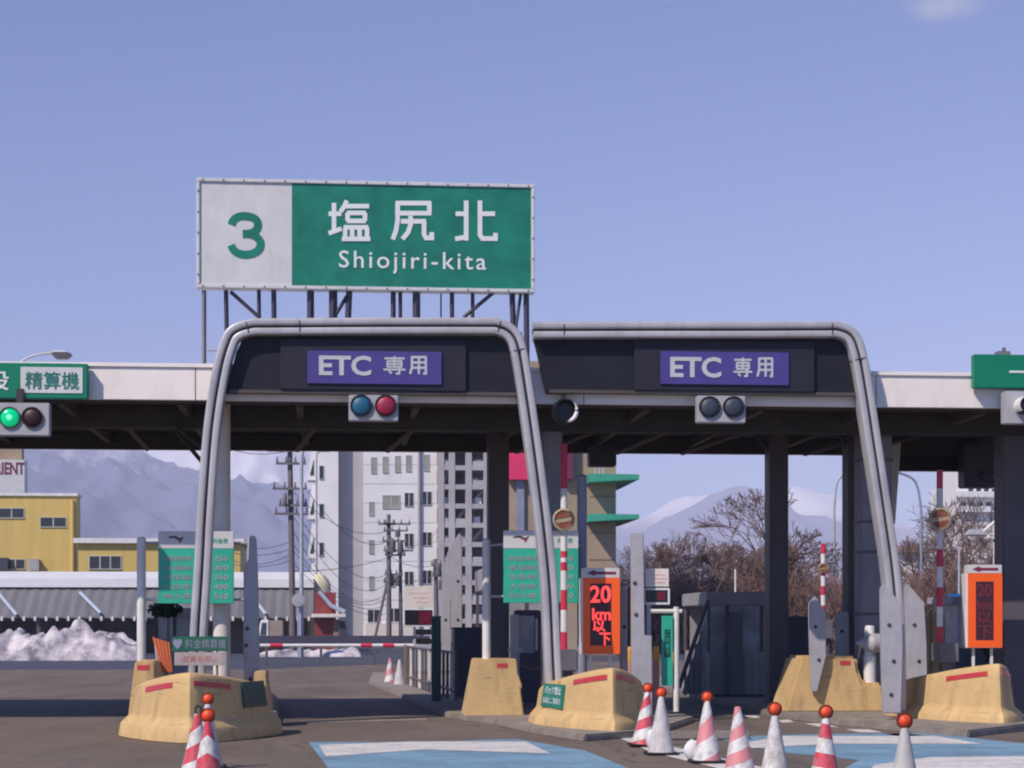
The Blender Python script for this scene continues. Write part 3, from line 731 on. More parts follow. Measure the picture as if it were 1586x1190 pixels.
# lamp on the roof behind the left lane sign
c = at(20, 585, 31.5)
t = thing('roof_lamp', (c.x, 31.5, zf1 - .03), 'slim curved lamp with a flat head on the roof behind the 精算機 sign', 'street lamp')
pts = smooth_path([at(px, py, 31.5) for px, py in ((18, 600), (20, 575), (40, 556), (62, 549), (84, 547))])
P(t, 'pole', M['steel'], lambda b: b.tube(pts, .022, 8), smooth=50)
a = at(96, 549, 31.5)
P(t, 'lamp_head', M['machine'], lambda b: b.frustum((a.x - .1, a.x + .10, 31.4, 31.6), (a.x - .16, a.x + .16, 31.36, 31.64), a.z - .075, a.z + .01), bevel=.015)
P(t, 'cover', M['white'], lambda b: b.box(a.x - .15, a.x + .09, 31.37, 31.63, a.z + .012, a.z + .045), bevel=.015)
c = at(1551, 545, 30.5)
P(None, 'roof_vent', M['machine'], lambda b: (b.box(c.x - .09, c.x + .12, 30.4, 30.6, zf1 - .03, c.z + .0), b.box(c.x + .02, c.x + .06, 30.45, 30.55, c.z, c.z + .07)), bevel=.01)
tag(bpy.data.objects['roof_vent'], 'small grey vent on the roof behind the right green lane sign', 'vent')
c = at(1362, 553, 29.6)
tag(P(None, 'roof_hatch', M['machine'], lambda b: (b.box(c.x - .14, c.x + .14, 29.5, 29.8, zf1 - .03, zf1 + .075), b.box(c.x - .16, c.x + .16, 29.48, 29.82, zf1 + .076, zf1 + .10)), bevel=.006), 'low grey hatch on the roof above the right end of the right arch', 'hatch')

# ================================================================== BARRIER BLOCKS
def hull(cx, yn, W, L, Ln, ztop, drop, pw=1.36):
    def pt(s, z, out=0.0):
        a = abs(s)
        Wz = W - .16 * z
        if z < .3: Wz += .10 * max(0, min(1, (.30 - z) / .12))
        if a < .6:
            th = a / .6 * math.pi / 2
            x = Wz * math.sin(th) ** (2 / pw); y = Ln * (1 - math.cos(th) ** (2 / pw))
        else:
            x = Wz; y = Ln + (L - Ln) * (a - .6) / .4
        y0 = yn + .10 * z - (.10 * max(0, min(1, (.30 - z) / .12)) if z < .3 else 0)
        return Vector((cx + math.copysign(x + out, s) if s else cx, y0 + y - (out * (1 - a) if a < .6 else 0), z))
    def top(s):
        y = pt(s, .5).y - yn
        return ztop - drop * max(0, y) / L
    return pt, top
def prow(cx, yn, W, L, label, ztop=.9, drop=.28, sign=None):
    t = thing('barrier_block', (cx, yn + L / 2, 0), label, 'barrier', 'yellow barrier blocks')
    pt, top = hull(cx, yn, W, L, 2.0, ztop, drop)
    n = 48; ss = [-1 + 2 * i / n for i in range(n + 1)]
    rows = [[pt(s, z) for s in ss] for z in (0.01, .17, .20, .25, .30, .34)]
    rows.append([pt(s, top(s) * .7) for s in ss])
    for dz, ins in ((.07, 0), (.03, .012), (.008, .035), (0, .07)):
        r = []
        for s in ss:
            p = pt(s, top(s) - dz); c = Vector((cx, yn + L * .5, p.z)); d = (c - p); d.z = 0
            r.append(p + d.normalized() * ins)
        rows.append(r)
    b = MB(); m = n + 1; vs = [p for r in rows for p in r]; fs = []
    for j in range(len(rows) - 1):
        for i in range(n): fs.append((j * m + i, j * m + i + 1, (j + 1) * m + i + 1, (j + 1) * m + i))
        fs.append((j * m + n, j * m, (j + 1) * m, (j + 1) * m + n))
    k = (len(rows) - 1) * m
    for i in range(n // 2): fs.append((k + i, k + i + 1, k + n - i - 1, k + n - i))
    b.add(vs, fs); b.build('body', M['yellow'], t, smooth=38)
    def strip(sa, sb, z0, z1, name, m_, seg=14, out=.006, follow=True):
        b = MB(); vs = []; fs = []
        for i in range(seg + 1):
            s = sa + (sb - sa) * i / seg
            za, zb = (top(s) - z0, top(s) - z1) if follow else (z0, z1)
            for z, o_ in ((za, out), (zb, out), (zb, -.01), (za, -.01)): vs.append(pt(s, z, o_))
        for i in range(seg):
            for q in range(4): fs.append((i * 4 + q, i * 4 + (q + 1) % 4, i * 4 + 4 + (q + 1) % 4, i * 4 + 4 + q))
        fs += [(0, 1, 2, 3), (seg * 4 + 3, seg * 4 + 2, seg * 4 + 1, seg * 4)]
        return b.add(vs, fs).build(name, m_, t, smooth=60)
    return t, pt, top, strip
t, pt, top, strip = prow(-1.93, 24.75, 1.0, 2.6, 'rounded yellow concrete block on the left island, behind a cluster of cones')
strip(-.36, -.16, .17, .10, 'reflective_strip', M['redstrip']); strip(.05, .27, .17, .10, 'reflective_strip', M['redstrip'])
def block_sign(pt, top, sa, sb, za, zb, m, words=None):
    q = [pt(sa, za), pt(sb, za), pt(sb, zb), pt(sa, zb)]
    nn = (q[1] - q[0]).cross(q[3] - q[0]).normalized()
    sag = max((pt(sa + (sb - sa) * i / 8, z) - q[0]).dot(nn) for i in range(9) for z in (za, zb)) + .008
    q = [p + nn * sag for p in q]
    vs = [p for p in q] + [p - nn * (.02 + sag) for p in q]
    sg = MB().add(vs, [(0, 1, 2, 3), (7, 6, 5, 4), (0, 4, 5, 1), (1, 5, 6, 2), (2, 6, 7, 3), (3, 7, 4, 0)]).build('green_plate', m, t)
    if words:
        def sq(u0, u1, v0, v1):
            bl = lambda u, v: (q[0] * (1 - u) + q[1] * u) * (1 - v) + (q[3] * (1 - u) + q[2] * u) * v
            return [bl(u0, v0), bl(u1, v0), bl(u1, v1), bl(u0, v1)]
        a = text_into('lettering', words[0], sq(.10, .92, .55, .9), M['letters'], sg, .006, .003)
        b_ = text_into('lettering', words[1], sq(.08, .94, .16, .42), M['feegreen'] if False else M['letters'], sg, -.004, .002)
        merge_into(a, [b_])
block_sign(pt, top, .33, .50, .40, .74, M['darkgreen'])
t, pt, top, strip = prow(3.60, 25.6, .80, 2.8, 'rounded yellow concrete block with a green バック禁止 plate on the middle island', .93, .34)
strip(-.31, -.08, .15, .08, 'reflective_strip', M['redstrip']); strip(.06, .30, .15, .08, 'reflective_strip', M['redstrip'])
block_sign(pt, top, -.57, -.36, .33, .66, M['green'], ('バック禁止', '係員にご連絡を'))
t, pt, top, strip = prow(9.36, 26.9, .84, 2.9, 'rounded yellow concrete block at the right edge below the unlit orange sign', .95, .36)
strip(-.33, -.12, .16, .09, 'reflective_strip', M['redstrip']); strip(.06, .30, .16, .09, 'reflective_strip', M['redstrip'])

# tall rear blocks with a raised horn
def rear(pxs, py_top, py_low, py_base, Y, horn, strip_px, label, slant=10, dep=1.0):
    x0, x1, z0, zl = rect(pxs[0], pxs[1], py_base, py_low, Y)
    t = thing('barrier_block', ((x0 + x1) / 2, Y + dep / 2, .13), label, 'barrier', 'yellow barrier blocks')
    k = slant * Y / FPX
    hx0, hx1, _, zt = rect(horn[0], horn[1], py_low, py_top, Y)
    MB().prism_xz([(x0, .06), (x1, .06), (x1 - k * .5, zl), (hx1 + k * .8, zl), (hx1 + k * .2, zl + (zt - zl) * .5), (hx1, zt), (hx0, zt)], Y, Y + dep).build('body', M['yellow'], t, bevel=.05)
    if strip_px:
        c = at(*strip_px, Y)
        MB().box(c.x - .085, c.x + .085, Y - .006, Y - .001, c.z - .035, c.z + .035).build('reflective_strip', M['redstrip'], t)
    return t
rear((720, 812), 1021, 1066, 1112, 30.2, (737, 800), (778, 1031), 'tall yellow block behind the バック禁止 block on the middle island', 12)
rear((1213, 1374), 1016, 1058, 1103, 30.75, (1240, 1327), (1309, 1027), 'wide yellow block behind the grey bolted plates on the right island', 14)
rear((196, 250), 1024, 1072, 1100, 27.6, (209, 240), (222, 1034), 'narrow yellow block at the foot of the white pole on the left island', 4, 1.2)
rear((388, 420), 1040, 1075, 1100, 28.6, (394, 412), None, 'narrow yellow block at the foot of the bolted plate on the left island', 4, 1.0)

# ================================================================== FEE BOARDS
def fee(px0, px1, py0, pym, py1, Y, pole0, pole1, rails, label, nums, pdy=.14):
    x0, x1, z0, z1 = rect(px0, px1, py0, py1, Y); zm = at((px0 + px1) / 2, pym, Y).z
    t = thing('fee_board', ((x0 + x1) / 2, Y, .13), label, 'fee board', 'green toll fee boards')
    hd = box(t, 'header', M['signwhite'], x0, x1, Y, Y + .06, zm + .001, z1, bevel=.006)
    bd = box(t, 'board', M['feegreen'], x0, x1, Y, Y + .06, z0, zm, bevel=.006)
    W, Hh = px1 - px0, py1 - pym
    cc = at(px0 + W * .23, (py0 + pym) / 2 - 1, Y - .004); u = Y / FPX
    lg = MB()
    lg.prism_xz([(cc.x - 13 * u, cc.z + 2 * u), (cc.x - 8 * u, cc.z + 5 * u), (cc.x + 1 * u, cc.z + 5 * u), (cc.x + 5 * u, cc.z + 1 * u), (cc.x + 2 * u, cc.z - 1 * u), (cc.x - 1 * u, cc.z + 2 * u), (cc.x - 8 * u, cc.z + 2 * u)][::-1], Y - .004, Y - .001)
    lg.build('emblem', M['bolt'], hd)
    MB().prism_xz([(cc.x + 2 * u, cc.z + 3 * u), (cc.x + 7 * u, cc.z - 6 * u), (cc.x + 13 * u, cc.z + 5 * u), (cc.x + 8 * u, cc.z + 2 * u)][::-1], Y - .006, Y - .0045).build('emblem', M['arrow'], hd)
    strs = []
    for i, (a, n) in enumerate(zip(('軽自動車等', '普通車', '中型車', '大型車', '特大車'), nums)):
        ya = pym + Hh * (.13 + .172 * i); yb = ya + Hh * .095
        strs.append(text_px('lettering', a, px0 + W * .07, px0 + W * .44, ya, yb, Y, M['sigbox'], bd, .0, .003))
        strs.append(text_px('lettering', n, px0 + W * .74, px0 + W * .93, ya, yb, Y, M['sigbox'], bd, .010, .003))
    merge_into(strs[0], strs[1:])
    text_px('lettering', '料金表', px0 + W * .72, px0 + W * .92, py0 + (pym - py0) * .4, py0 + (pym - py0) * .7, Y, M['feegreen'], hd, .0, .003)
    for (a, b_, pt_, pb, m) in (pole0, pole1):
        xa, xb, za, zb = rect(a, b_, pb, pt_, Y + pdy); r = (xb - xa) / 2
        MB().lathe([(r, za), (r, zb - r * .4), (r * .6, zb)], ((xa + xb) / 2, Y + pdy, 0), 18).build('pole', M[m], t, smooth=40)
    for py in rails:
        a, b_ = at((pole0[0] + pole0[1]) / 2, py, Y + pdy), at((pole1[0] + pole1[1]) / 2, py, Y + pdy)
        MB().tube([(a.x, Y + pdy, a.z), (x0 + .05, Y + .10, a.z), (x1 - .05, Y + .10, a.z), (b_.x, Y + pdy, a.z)], .02, 8).build('rail', M['steel'], t, smooth=40)
fee(245, 362, 823, 850, 935, 30.0, (212, 226, 832, 1090, 'white'), (383, 391, 832, 1100, 'steel'), (841, 929), 'toll fee board in front of the yellow building, crossed by the left arch leg', ('250', '300', '350', '400', '550'))
fee(780, 896, 822, 850, 934, 29.95, (747, 760, 834, 1110, 'white'), (894, 909, 735, 1110, 'bluegrey'), (845, 924), 'toll fee board in front of the tan tower, crossed by the striped boom', ('250', '300', '350', '400', '550'), .5)

# ================================================================== GREY BOLTED PLATES
def plate(pts, Y, bolts, label, th=.12):
    pp = [at(px, py, Y) for px, py in pts]
    cx = sum(p.x for p in pp) / len(pp); zb = min(p.z for p in pp)
    t = thing('guard_plate', (cx, Y, zb), label, 'guard plate', 'grey bolted guard plates')
    MB().prism_xz([(p.x, p.z) for p in pp], Y, Y + th).build('panel', M['plate'], t, bevel=.012)
    for px, py in bolts:
        c = at(px, py, Y)
        MB().lathe([(.03, -.002), (.03, .012), (.02, .02)], (c.x, Y, c.z), 10, 'y').build('bolt', M['bolt'], t)
plate([(378, 1085), (401, 1085), (402, 1000), (399, 880), (397, 834), (393, 829), (386, 831), (385, 866), (377, 882)], 29.2, [(383, 974), (388, 1052), (381, 1000)], 'grey bolted plate beside the left fee board, slightly bent at its top')
plate([(701, 1004), (716, 1004), (716, 832), (711, 826), (693, 856), (693, 905), (699, 930)], 41.0, [(709, 900), (709, 960)], 'grey plate with a slanted top before the white balcony tower')
plate([(684, 1040), (699, 1040), (698, 868), (685, 872)], 42.0, [(690, 960)], 'narrow grey plate beside the dark green post')
plate([(979, 1108), (998, 1108), (998, 985), (1010, 985), (1010, 1108), (1012, 1108), (1012, 982), (999, 982), (996, 826), (978, 826)][:2] + [(1011, 1108), (1010, 985), (999, 984), (997, 826), (978, 826)], 29.0, [(983, 903), (985, 952)], 'tall grey plate to the right of the lit orange sign, stepped near its foot')
plate([(961, 1080), (973, 1080), (972, 912), (968, 905), (962, 912)], 29.8, [(967, 971)], 'narrow round-topped grey plate touching the lit orange sign')
plate([(1258, 1072), (1266, 1072), (1280, 1016), (1279, 948), (1262, 922), (1254, 935), (1255, 1000)], 30.6, [(1263, 971), (1268, 1022)], 'grey plate with a pointed top over the left end of the wide yellow block')
plate([(1296, 1020), (1316, 1020), (1315, 948), (1296, 949)], 31.9, [(1304, 978)], 'short grey plate standing behind the wide yellow block')
plate([(1369, 1105), (1396, 1105), (1399, 1000), (1397, 936), (1371, 906), (1365, 910), (1366, 1000)], 27.95, [(1377, 968), (1384, 1024), (1380, 1076)], 'tall grey plate with a slanted top left of its twin, reaching down to the kerb')
plate([(1408, 1090), (1437, 1090), (1436, 1000), (1432, 934), (1407, 905), (1402, 909), (1404, 1000)], 29.95, [(1416, 968), (1423, 1024)], 'tall grey slant-topped plate right of its twin, foot hidden by the yellow block')

# ================================================================== SPEED SIGNS
def speed(px0, px1, py0, pym, py1, win, Y, lit, words, label, ar):
    x0, x1, z0, z1 = rect(px0, px1, py0, py1, Y); zm = at((px0 + px1) / 2, pym, Y).z; u = Y / FPX
    t = thing('speed_sign', ((x0 + x1) / 2, Y, .13), label, 'speed sign', 'orange speed limit signs')
    k = .035
    box(t, 'case', M['white'], x0 - k, x1 + .004, Y + .005, Y + .22, z0 - .01, zm, bevel=.006)
    tp = box(t, 'arrow_panel', M['signwhite'], x0, x1, Y, Y + .2, zm + .002, z1, bevel=.006)
    xa, xb, zc = at(ar[0], 0, Y).x, at(ar[1], 0, Y).x, (zm + z1) / 2
    MB().prism_xz([(xb, zc + 2.2 * u), (xa + 14 * u, zc + 2.2 * u), (xa + 11 * u, zc + 4.6 * u), (xa, zc), (xa + 11 * u, zc - 4.6 * u), (xa + 14 * u, zc - 2.2 * u), (xb, zc - 2.2 * u)], Y - .004, Y - .001).build('arrow', M['arrow'], tp)
    fc = MB(); wx0, wx1, wz0, wz1 = rect(*win, Y)
    for q in ((x0, x1, z0, wz0), (x0, x1, wz1, zm), (x0, wx0, wz0, wz1), (wx1, x1, wz0, wz1)):
        fc.box(q[0], q[1], Y - .012, Y + .004, q[2], q[3])
    fc.build('orange_face', M['orange'], t)
    sc_ = box(t, 'led_screen', M['ledblack'], wx0, wx1, Y - .004, Y + .004, wz0, wz1)
    strs = [text_px('led_lettering', s_, a, b_, c_, d_, Y - .004, M['ledred' if lit else 'ledoff'], sc_, bo, .004) for s_, a, b_, c_, d_, bo in words]
    merge_into(strs[0], strs[1:])
    zt = .95
    for q in (x0 + .1, x1 - .16): box(t, 'leg', M['white'], q, q + .04, Y + .08, Y + .12, .08, z0 - .012)
speed(903, 960, 880, 895.5, 1013, (914, 947, 904, 1000), 29.4, True,
      [('20', 914, 946, 907, 934, .022), ('km', 917, 946, 942, 961, .028), ('以', 918, 938, 961, 979, .03), ('下', 928, 946, 980, 1000, .03)],
      'orange sign with 20km以下 lit in red and a maroon arrow on top', (909, 954))
speed(1499, 1552, 875, 888.5, 1003, (1511, 1539, 901, 992), 30.0, False,
      [('20', 1514, 1536, 905, 924, .01), ('km', 1514, 1536, 929, 944, .01), ('以', 1514, 1536, 947, 966, .01), ('下', 1514, 1536, 969, 990, .01)],
      'orange sign with its screen unlit, beside the dark column at the right edge', (1506, 1546))

# ================================================================== RAISED BOOMS
def boom(px, Y, bands, wpx, disc, machine, label, base=None):
    c = at(px, 1000, Y); r = wpx * Y / FPX / 2
    zb = at(px, bands[-1][1], Y).z
    t = thing('boom_barrier', (c.x, Y, .13), label, 'boom barrier', 'raised red and white booms')
    for p0, p1, k in bands:
        za, zz = at(px, p1, Y).z, at(px, p0, Y).z
        MB().lathe([(r, za + .001), (r, zz - .001)], (c.x, Y, 0), 16).build('red_band' if k else 'white_band', M['boomred' if k else 'boomwhite'], t, smooth=40)
    dx, dy, dr = disc; d = at(dx, dy, Y - .1); rr = dr * Y / FPX
    o = P(t, 'disc', M['discrim'], lambda b: b.lathe([(rr * .9, -.03), (rr, -.01), (rr, .02), (rr * .84, .03), (rr * .82, .005)], (d.x, Y - .09, d.z), 28, 'y'), smooth=40)
    b = MB()
    for a0 in (25, 205):
        pts = [(d.x + rr * .76 * math.cos(R(a0 + q)), d.z + rr * .76 * math.sin(R(a0 + q))) for q in range(0, 151, 15)]
        b.prism_xz(pts, Y - .105, Y - .096)
    b.build('red_segment', M['discred'], o)
    mx0, mx1, my0, my1 = machine
    x0, x1, z0, z1 = rect(mx0, mx1, my1, my0, Y)
    mo = box(t, 'drive_box', M['machine'], x0, x1, Y - .2, Y + .25, z0, z1, bevel=.02)
    MB().box((x0 + x1) / 2 - .07, (x0 + x1) / 2 + .07, Y - .08, Y + .1, .13, z0 - .001).build('stand', M['columnd'], t)
boom(873.5, 29.6, [(688, 727, 1), (727, 757, 1), (757, 800, 0), (800, 854, 0), (854, 864, 1), (864, 871, 0), (871, 884, 1), (884, 914, 0), (914, 945, 1), (945, 979, 0), (979, 1006, 1)], 10.5, (873, 805, 17.5), (866, 893, 1006, 1040),
     'red and white boom raised beside the left arch leg, with a round disc')
boom(1455.5, 29.9, [(728, 757, 1), (757, 800, 0), (800, 851, 0), (851, 878, 1), (878, 910, 0), (910, 940, 1), (940, 971, 0), (971, 996, 1)], 10, (1456, 804, 18), (1447, 1480, 996, 1026),
     'red and white boom raised in front of the tree at the far right')
boom(1275, 46.0, [(842, 858, 1), (858, 874, 0), (874, 892, 1), (892, 908, 0), (908, 922, 1), (922, 938, 0), (938, 960, 1)], 7.5, (1275, 880, 8), (1268, 1288, 960, 990),
     'small far boom raised between the bare trees and the blue-grey column')

# ================================================================== SMALL DISPLAYS
def small_disp(px0, px1, py0, pym, py1, Y, foot, label):
    x0, x1, z0, z1 = rect(px0, px1, py0, py1, Y); zm = at(px0, pym, Y).z; u = Y / FPX
    t = thing('message_display', ((x0 + x1) / 2, Y, .13), label, 'display', 'small lane displays')
    tp = box(t, 'card', M['cream'], x0, x1, Y, Y + .03, zm + .02, z1, bevel=.004)
    b = MB()
    random.seed(int(px0))
    for row in range(3):
        zz = z1 - (z1 - zm) * (.32 + .2 * row); xx = x0 + (x1 - x0) * (.2 + .1 * row)
        while xx < x1 - (x1 - x0) * .15:
            l_ = random.uniform(.02, .05); b.box(xx, xx + l_, Y - .003, Y - .001, zz - .006, zz + .008); xx += l_ + .012
    b.build('lettering', M['redscript'], tp)
    box(t, 'bezel', M['white'], x0, x1 + .02, Y + .002, Y + .16, z0, zm, bevel=.008)
    sc_ = box(t, 'screen', M['blackled'], x0 + .01, x1 - .02, Y - .003, Y + .001, z0 + .04, zm - .03)
    MB().box(x0 + (x1 - x0) * .5, x1 - .05, Y - .005, Y - .0035, z0 + .07, zm - .06).build('dim_message', M['dimred'], sc_)
    c = at(foot, 1000, Y).x
    P(t, 'post', M['steel'], lambda b: b.box(c - .03, c + .03, Y + .05, Y + .11, .13, z0 - .001))
small_disp(626, 671, 908, 943, 971, 45.0, 668, 'cream and black message display in front of the white apartment block')
small_disp(999, 1036, 881, 911, 937, 29.2, 1006, 'cream and black message display in front of the bare trees')

# lane camera under the left message display
c = at(660, 990, 44)
t = thing('lane_camera', (c.x, 44, .13), 'small black camera pair on a stub below the left message display', 'camera')
x0, x1, z0, z1 = rect(644, 668, 972, 1000, 44)
for q in (z0 + .03, z0 + .24): P(t, 'camera_body', M['blacklens'], lambda b: b.box(x0, x1, 43.9, 44.2, q, q + .13), bevel=.02)
P(t, 'post', M['machine'], lambda b: b.box(x1 + .004, x1 + .05, 44, 44.08, .13, z1))

# dark green post, vertical green panel
x0, x1, z0, z1 = rect(669, 683, 957, 1078, 34.6)
t = thing('lane_post', ((x0 + x1) / 2, 34.6, .13), 'flat dark green post beside the island railing', 'post')
box(t, 'body', M['darkgreen'], x0, x1, 34.6, 34.72, .13, z1, bevel=.01)
box(t, 'cap', M['bolt'], x0 - .01, x1 + .01, 34.59, 34.73, z1 + .001, z1 + .03)
x0, x1, z0, z1 = rect(1025, 1042, 954, 1062, 30.2)
t = thing('hanging_banner', ((x0 + x1) / 2, 30.2, .13), 'tall narrow green banner on a white frame between the orange sign and the dark booth', 'banner')
bn = box(t, 'panel', M['feegreen'], x0, x1, 30.2, 30.23, z0, z1)
a_, b_, c_, d_ = rect(1029, 1038, 975, 1018, 30.2)
box(bn, 'dark_lettering', M['darkgreen'], a_, b_, 30.195, 30.199, c_, d_)
for i in range(4):
    text_px('lettering', 'ご注意下'[i], 1030, 1037, 977 + i * 10, 985 + i * 10, 30.19, M['feegreen'], bn, .01, .002)
x0, x1, z0, z1 = rect(1044, 1053, 940, 1062, 30.2)
P(t, 'post', M['white'], lambda b: b.lathe([((x1 - x0) / 2, .13), ((x1 - x0) / 2, z1)], ((x0 + x1) / 2, 30.26, 0), 14), smooth=40)
a = at(1003, 947, 30.26); b2 = at(1056, 947, 30.26)
P(t, 'arm', M['white'], lambda b: b.tube([a, b2], .035, 8))

# amber topped flexible posts
for i, (px, py) in enumerate(((975, 1005), (1016, 1003), (1047, 1010))):
    c = at(px, py, 30.6)
    t = thing('warning_post', (c.x, 30.6, .13), ['left', 'middle', 'right'][i] + ' one of three pink posts with amber lamps near the green banner', 'warning post', 'pink posts with amber lamps')
    P(t, 'post', M['postpink'], lambda b: b.lathe([(.055, .13), (.055, c.z - .22)], (c.x, 30.6, 0), 12), smooth=40)
    P(t, 'lamp', M['amber'], lambda b: b.lathe([(.045, -.215), (.055, -.1), (.05, 0), (.02, .03)], (c.x, 30.6, c.z), 12), smooth=40)

# ================================================================== LEFT ISLAND SMALL SIGNS
Y = 28.0
x0, x1, z0, z1 = rect(266, 353, 986, 1009, Y)
t = thing('small_sign', ((x0 + x1) / 2, Y, .5), 'narrow green sign with a heart above a pale strip, behind the left yellow block', 'sign')
bd = box(t, 'board', mat('deep_green', (.006, .12, .075), .5, .1, 4, dirt=.3), x0, x1, Y, Y + .03, z0, z1, bevel=.004)
text_px('lettering', '♥ 料金精算機', 268, 350, 990, 1006, Y, M['bluegrey'], bd, .002, .003)
x0b, x1b, z0b, z1b = rect(270, 347, 1010, 1031, Y)
lb = box(t, 'lower_board', mat('faded_card', (.42, .36, .36), .6, .1, 5, dirt=.3), x0b, x1b, Y, Y + .03, z0b, z1b - .003, bevel=.004)
text_px('lettering', '係員を呼ぶ', 282, 338, 1016, 1026, Y, M['redscript'], lb, .0, .002)
for px in (290, 336):
    c = at(px, 1000, Y).x; box(t, 'leg', M['columnd'], c - .015, c + .015, Y + .031, Y + .06, .13, z1)
Y = 28.4
pp = [at(px, py, Y) for px, py in ((236, 987), (262, 995), (267, 1041), (252, 1043))]
t = thing('chevron_board', (pp[0].x, Y, .13), 'tilted orange board with dark stripes by the white pole', 'warning board')
vs = pp
bd = MB().prism_xz([(p.x, p.z) for p in (pp[3], pp[2], pp[1], pp[0])], Y, Y + .03).build('board', M['chevron'], t)
b = MB()
for k in range(4):
    f0 = .16 + .22 * k
    tp0, tp1 = pp[0].lerp(pp[1], f0), pp[0].lerp(pp[1], f0 + .05); bt0, bt1 = pp[3].lerp(pp[2], f0), pp[3].lerp(pp[2], f0 + .05)
    b.prism_xz([(bt0.x, bt0.z), (bt1.x, bt1.z), (tp1.x, tp1.z), (tp0.x, tp0.z)], Y - .004, Y - .001)
b.build('stripe', M['arrow'], bd)
P(t, 'leg', M['steel'], lambda b: (b.tube([at(240, 992, Y + .05), at(248, 1062, Y + .05)], .018, 6), b.tube([at(262, 1040, Y + .05), at(263, 1064, Y + .05)], .018, 6)))

# bollard camera on the right island
Y = 30.95
c = at(1347, 1000, Y)
t = thing('lane_sensor', (c.x, Y, .13), 'white post sensor with a pointed beak on the right island before the grey column', 'sensor')
r = 10 * Y / FPX
P(t, 'post', M['white'], lambda b: b.lathe([(r, .13), (r, at(1347, 1016, Y).z), (r * .8, at(1347, 1014, Y).z), (r * .8, at(1347, 972, Y).z), (r * .7, at(1347, 969, Y).z)], (c.x, Y, 0), 18), smooth=40)
a = at(1352, 1000, Y); b2 = at(1323, 996, Y)
P(t, 'beak', M['plate'], lambda b: b.tube([(a.x + .12, Y - .1, a.z + .04), (a.x - .05, Y - .1, a.z + .04), (b2.x, Y - .1, b2.z)], [.15, .17, .02], 14), smooth=30)

# ================================================================== BOOTHS
def booth(px0, px1, py_top, Y, dep, label, cols, sill_py, head_py):
    x0, x1, _, z1 = rect(px0, px1, 1080, py_top, Y); z0 = .13
    zs_, zh = at(px0, sill_py, Y).z, at(px0, head_py, Y).z
    t = thing('toll_booth', ((x0 + x1) / 2, Y + dep / 2, z0), label, 'toll booth')
    b = MB().box(x0, x1, Y, Y + dep, z0, zs_)
    n = int((x1 - x0) / .16)
    for i in range(n):
        xx = x0 + .08 + i * .16; b.box(xx, xx + .05, Y - .018, Y - .001, z0 + .05, zs_ - .08)
    b.build('lower_wall', M['booth'], t)
    b = MB().box(x0 - .05, x1 + .05, Y - .08, Y + dep + .08, zh, z1)
    b.build('roof', M['booth'], t, bevel=.02)
    fr = MB(); xs = [x0] + [x0 + (x1 - x0) * c for c in cols] + [x1]
    for xx in xs: fr.box(xx - .03, xx + .03, Y - .003, Y + .06, zs_ + .001, zh - .001)
    for yy in (Y + dep - .06,):
        for xx in (x0, x1): fr.box(xx - .03, xx + .03, yy, yy + .06, zs_ + .001, zh - .001)
    fr.build('window_frame', M['columnd'], t)
    for a, c in zip(xs, xs[1:]):
        MB().box(a + .032, c - .032, Y + .02, Y + .035, zs_ + .001, zh - .001).build('window', M['boothglass'], t)
    MB().box(x0 + .1, x1 - .1, Y + dep - .04, Y + dep - .02, zs_, zh - .001).build('back_wall', M['booth'], t)
    return t, x0, x1, zh
t, x0, x1, zh = booth(1097, 1212, 917, 37.5, 2.6, 'dark glazed toll booth with a slanted bar, between the cones and the right island', (.26, .72), 1010, 938)
P(t, 'slanted_bar', M['columnd'], lambda b: b.tube([at(1051, 1066, 36.9), at(1097, 930, 36.9)], .045, 6))
a = [at(px, py, 37.2) for px, py in ((1056, 1075), (1096, 1075), (1096, 945))]
P(t, 'side_screen', M['boothglass'], lambda b: b.prism_xz([(q.x, q.z) for q in a], 37.2, 37.23))
b = MB()
for px in (1062, 1070, 1078, 1086):
    c = at(px, 1000, 37.1); zt = at(px, 1052 - (px - 1056) * 2.5, 37.1).z; b.box(c.x - .02, c.x + .02, 37.1, 37.16, .13, zt)
b.build('upright', M['column'], t)
P(t, 'counter_box', M['machine'], lambda b: b.box(x0 + .35, x0 + .62, 37.2, 37.45, .13, 1.75), bevel=.02)
x0, x1, z0, z1 = rect(1216, 1256, 958, 1040, 37.5)
tag(P(None, 'equipment_cabinet', M['navy'], lambda b: (b.box(x0, x1, 37.5, 38.4, .13, z1), b.box(x0 - .03, x1 + .03, 37.46, 38.44, z1 + .001, z1 + .04)), bevel=.015, loc=((x0 + x1) / 2, 38, .13)), 'low dark navy cabinet against the right side of the glazed booth', 'cabinet')
booth(752, 842, 880, 39.5, 2.4, 'dark toll booth on the middle island behind the right fee board', (.35, .7), 1000, 915)
x0, x1, z0, z1 = rect(704, 752, 975, 1075, 37.5)
tag(P(None, 'equipment_cabinet', M['navy'], lambda b: (b.box(x0, x1, 37.5, 38.5, .13, z1), b.box(x0 - .03, x1 + .03, 37.46, 38.54, z1 + .001, z1 + .04)), bevel=.015, loc=((x0 + x1) / 2, 38, .13)), 'navy cabinet on the middle island next to the black railing', 'cabinet')
booth(240, 300, 942, 37.0, 2.0, 'small grey toll booth on the left island behind the left fee board', (.5,), 990, 955)
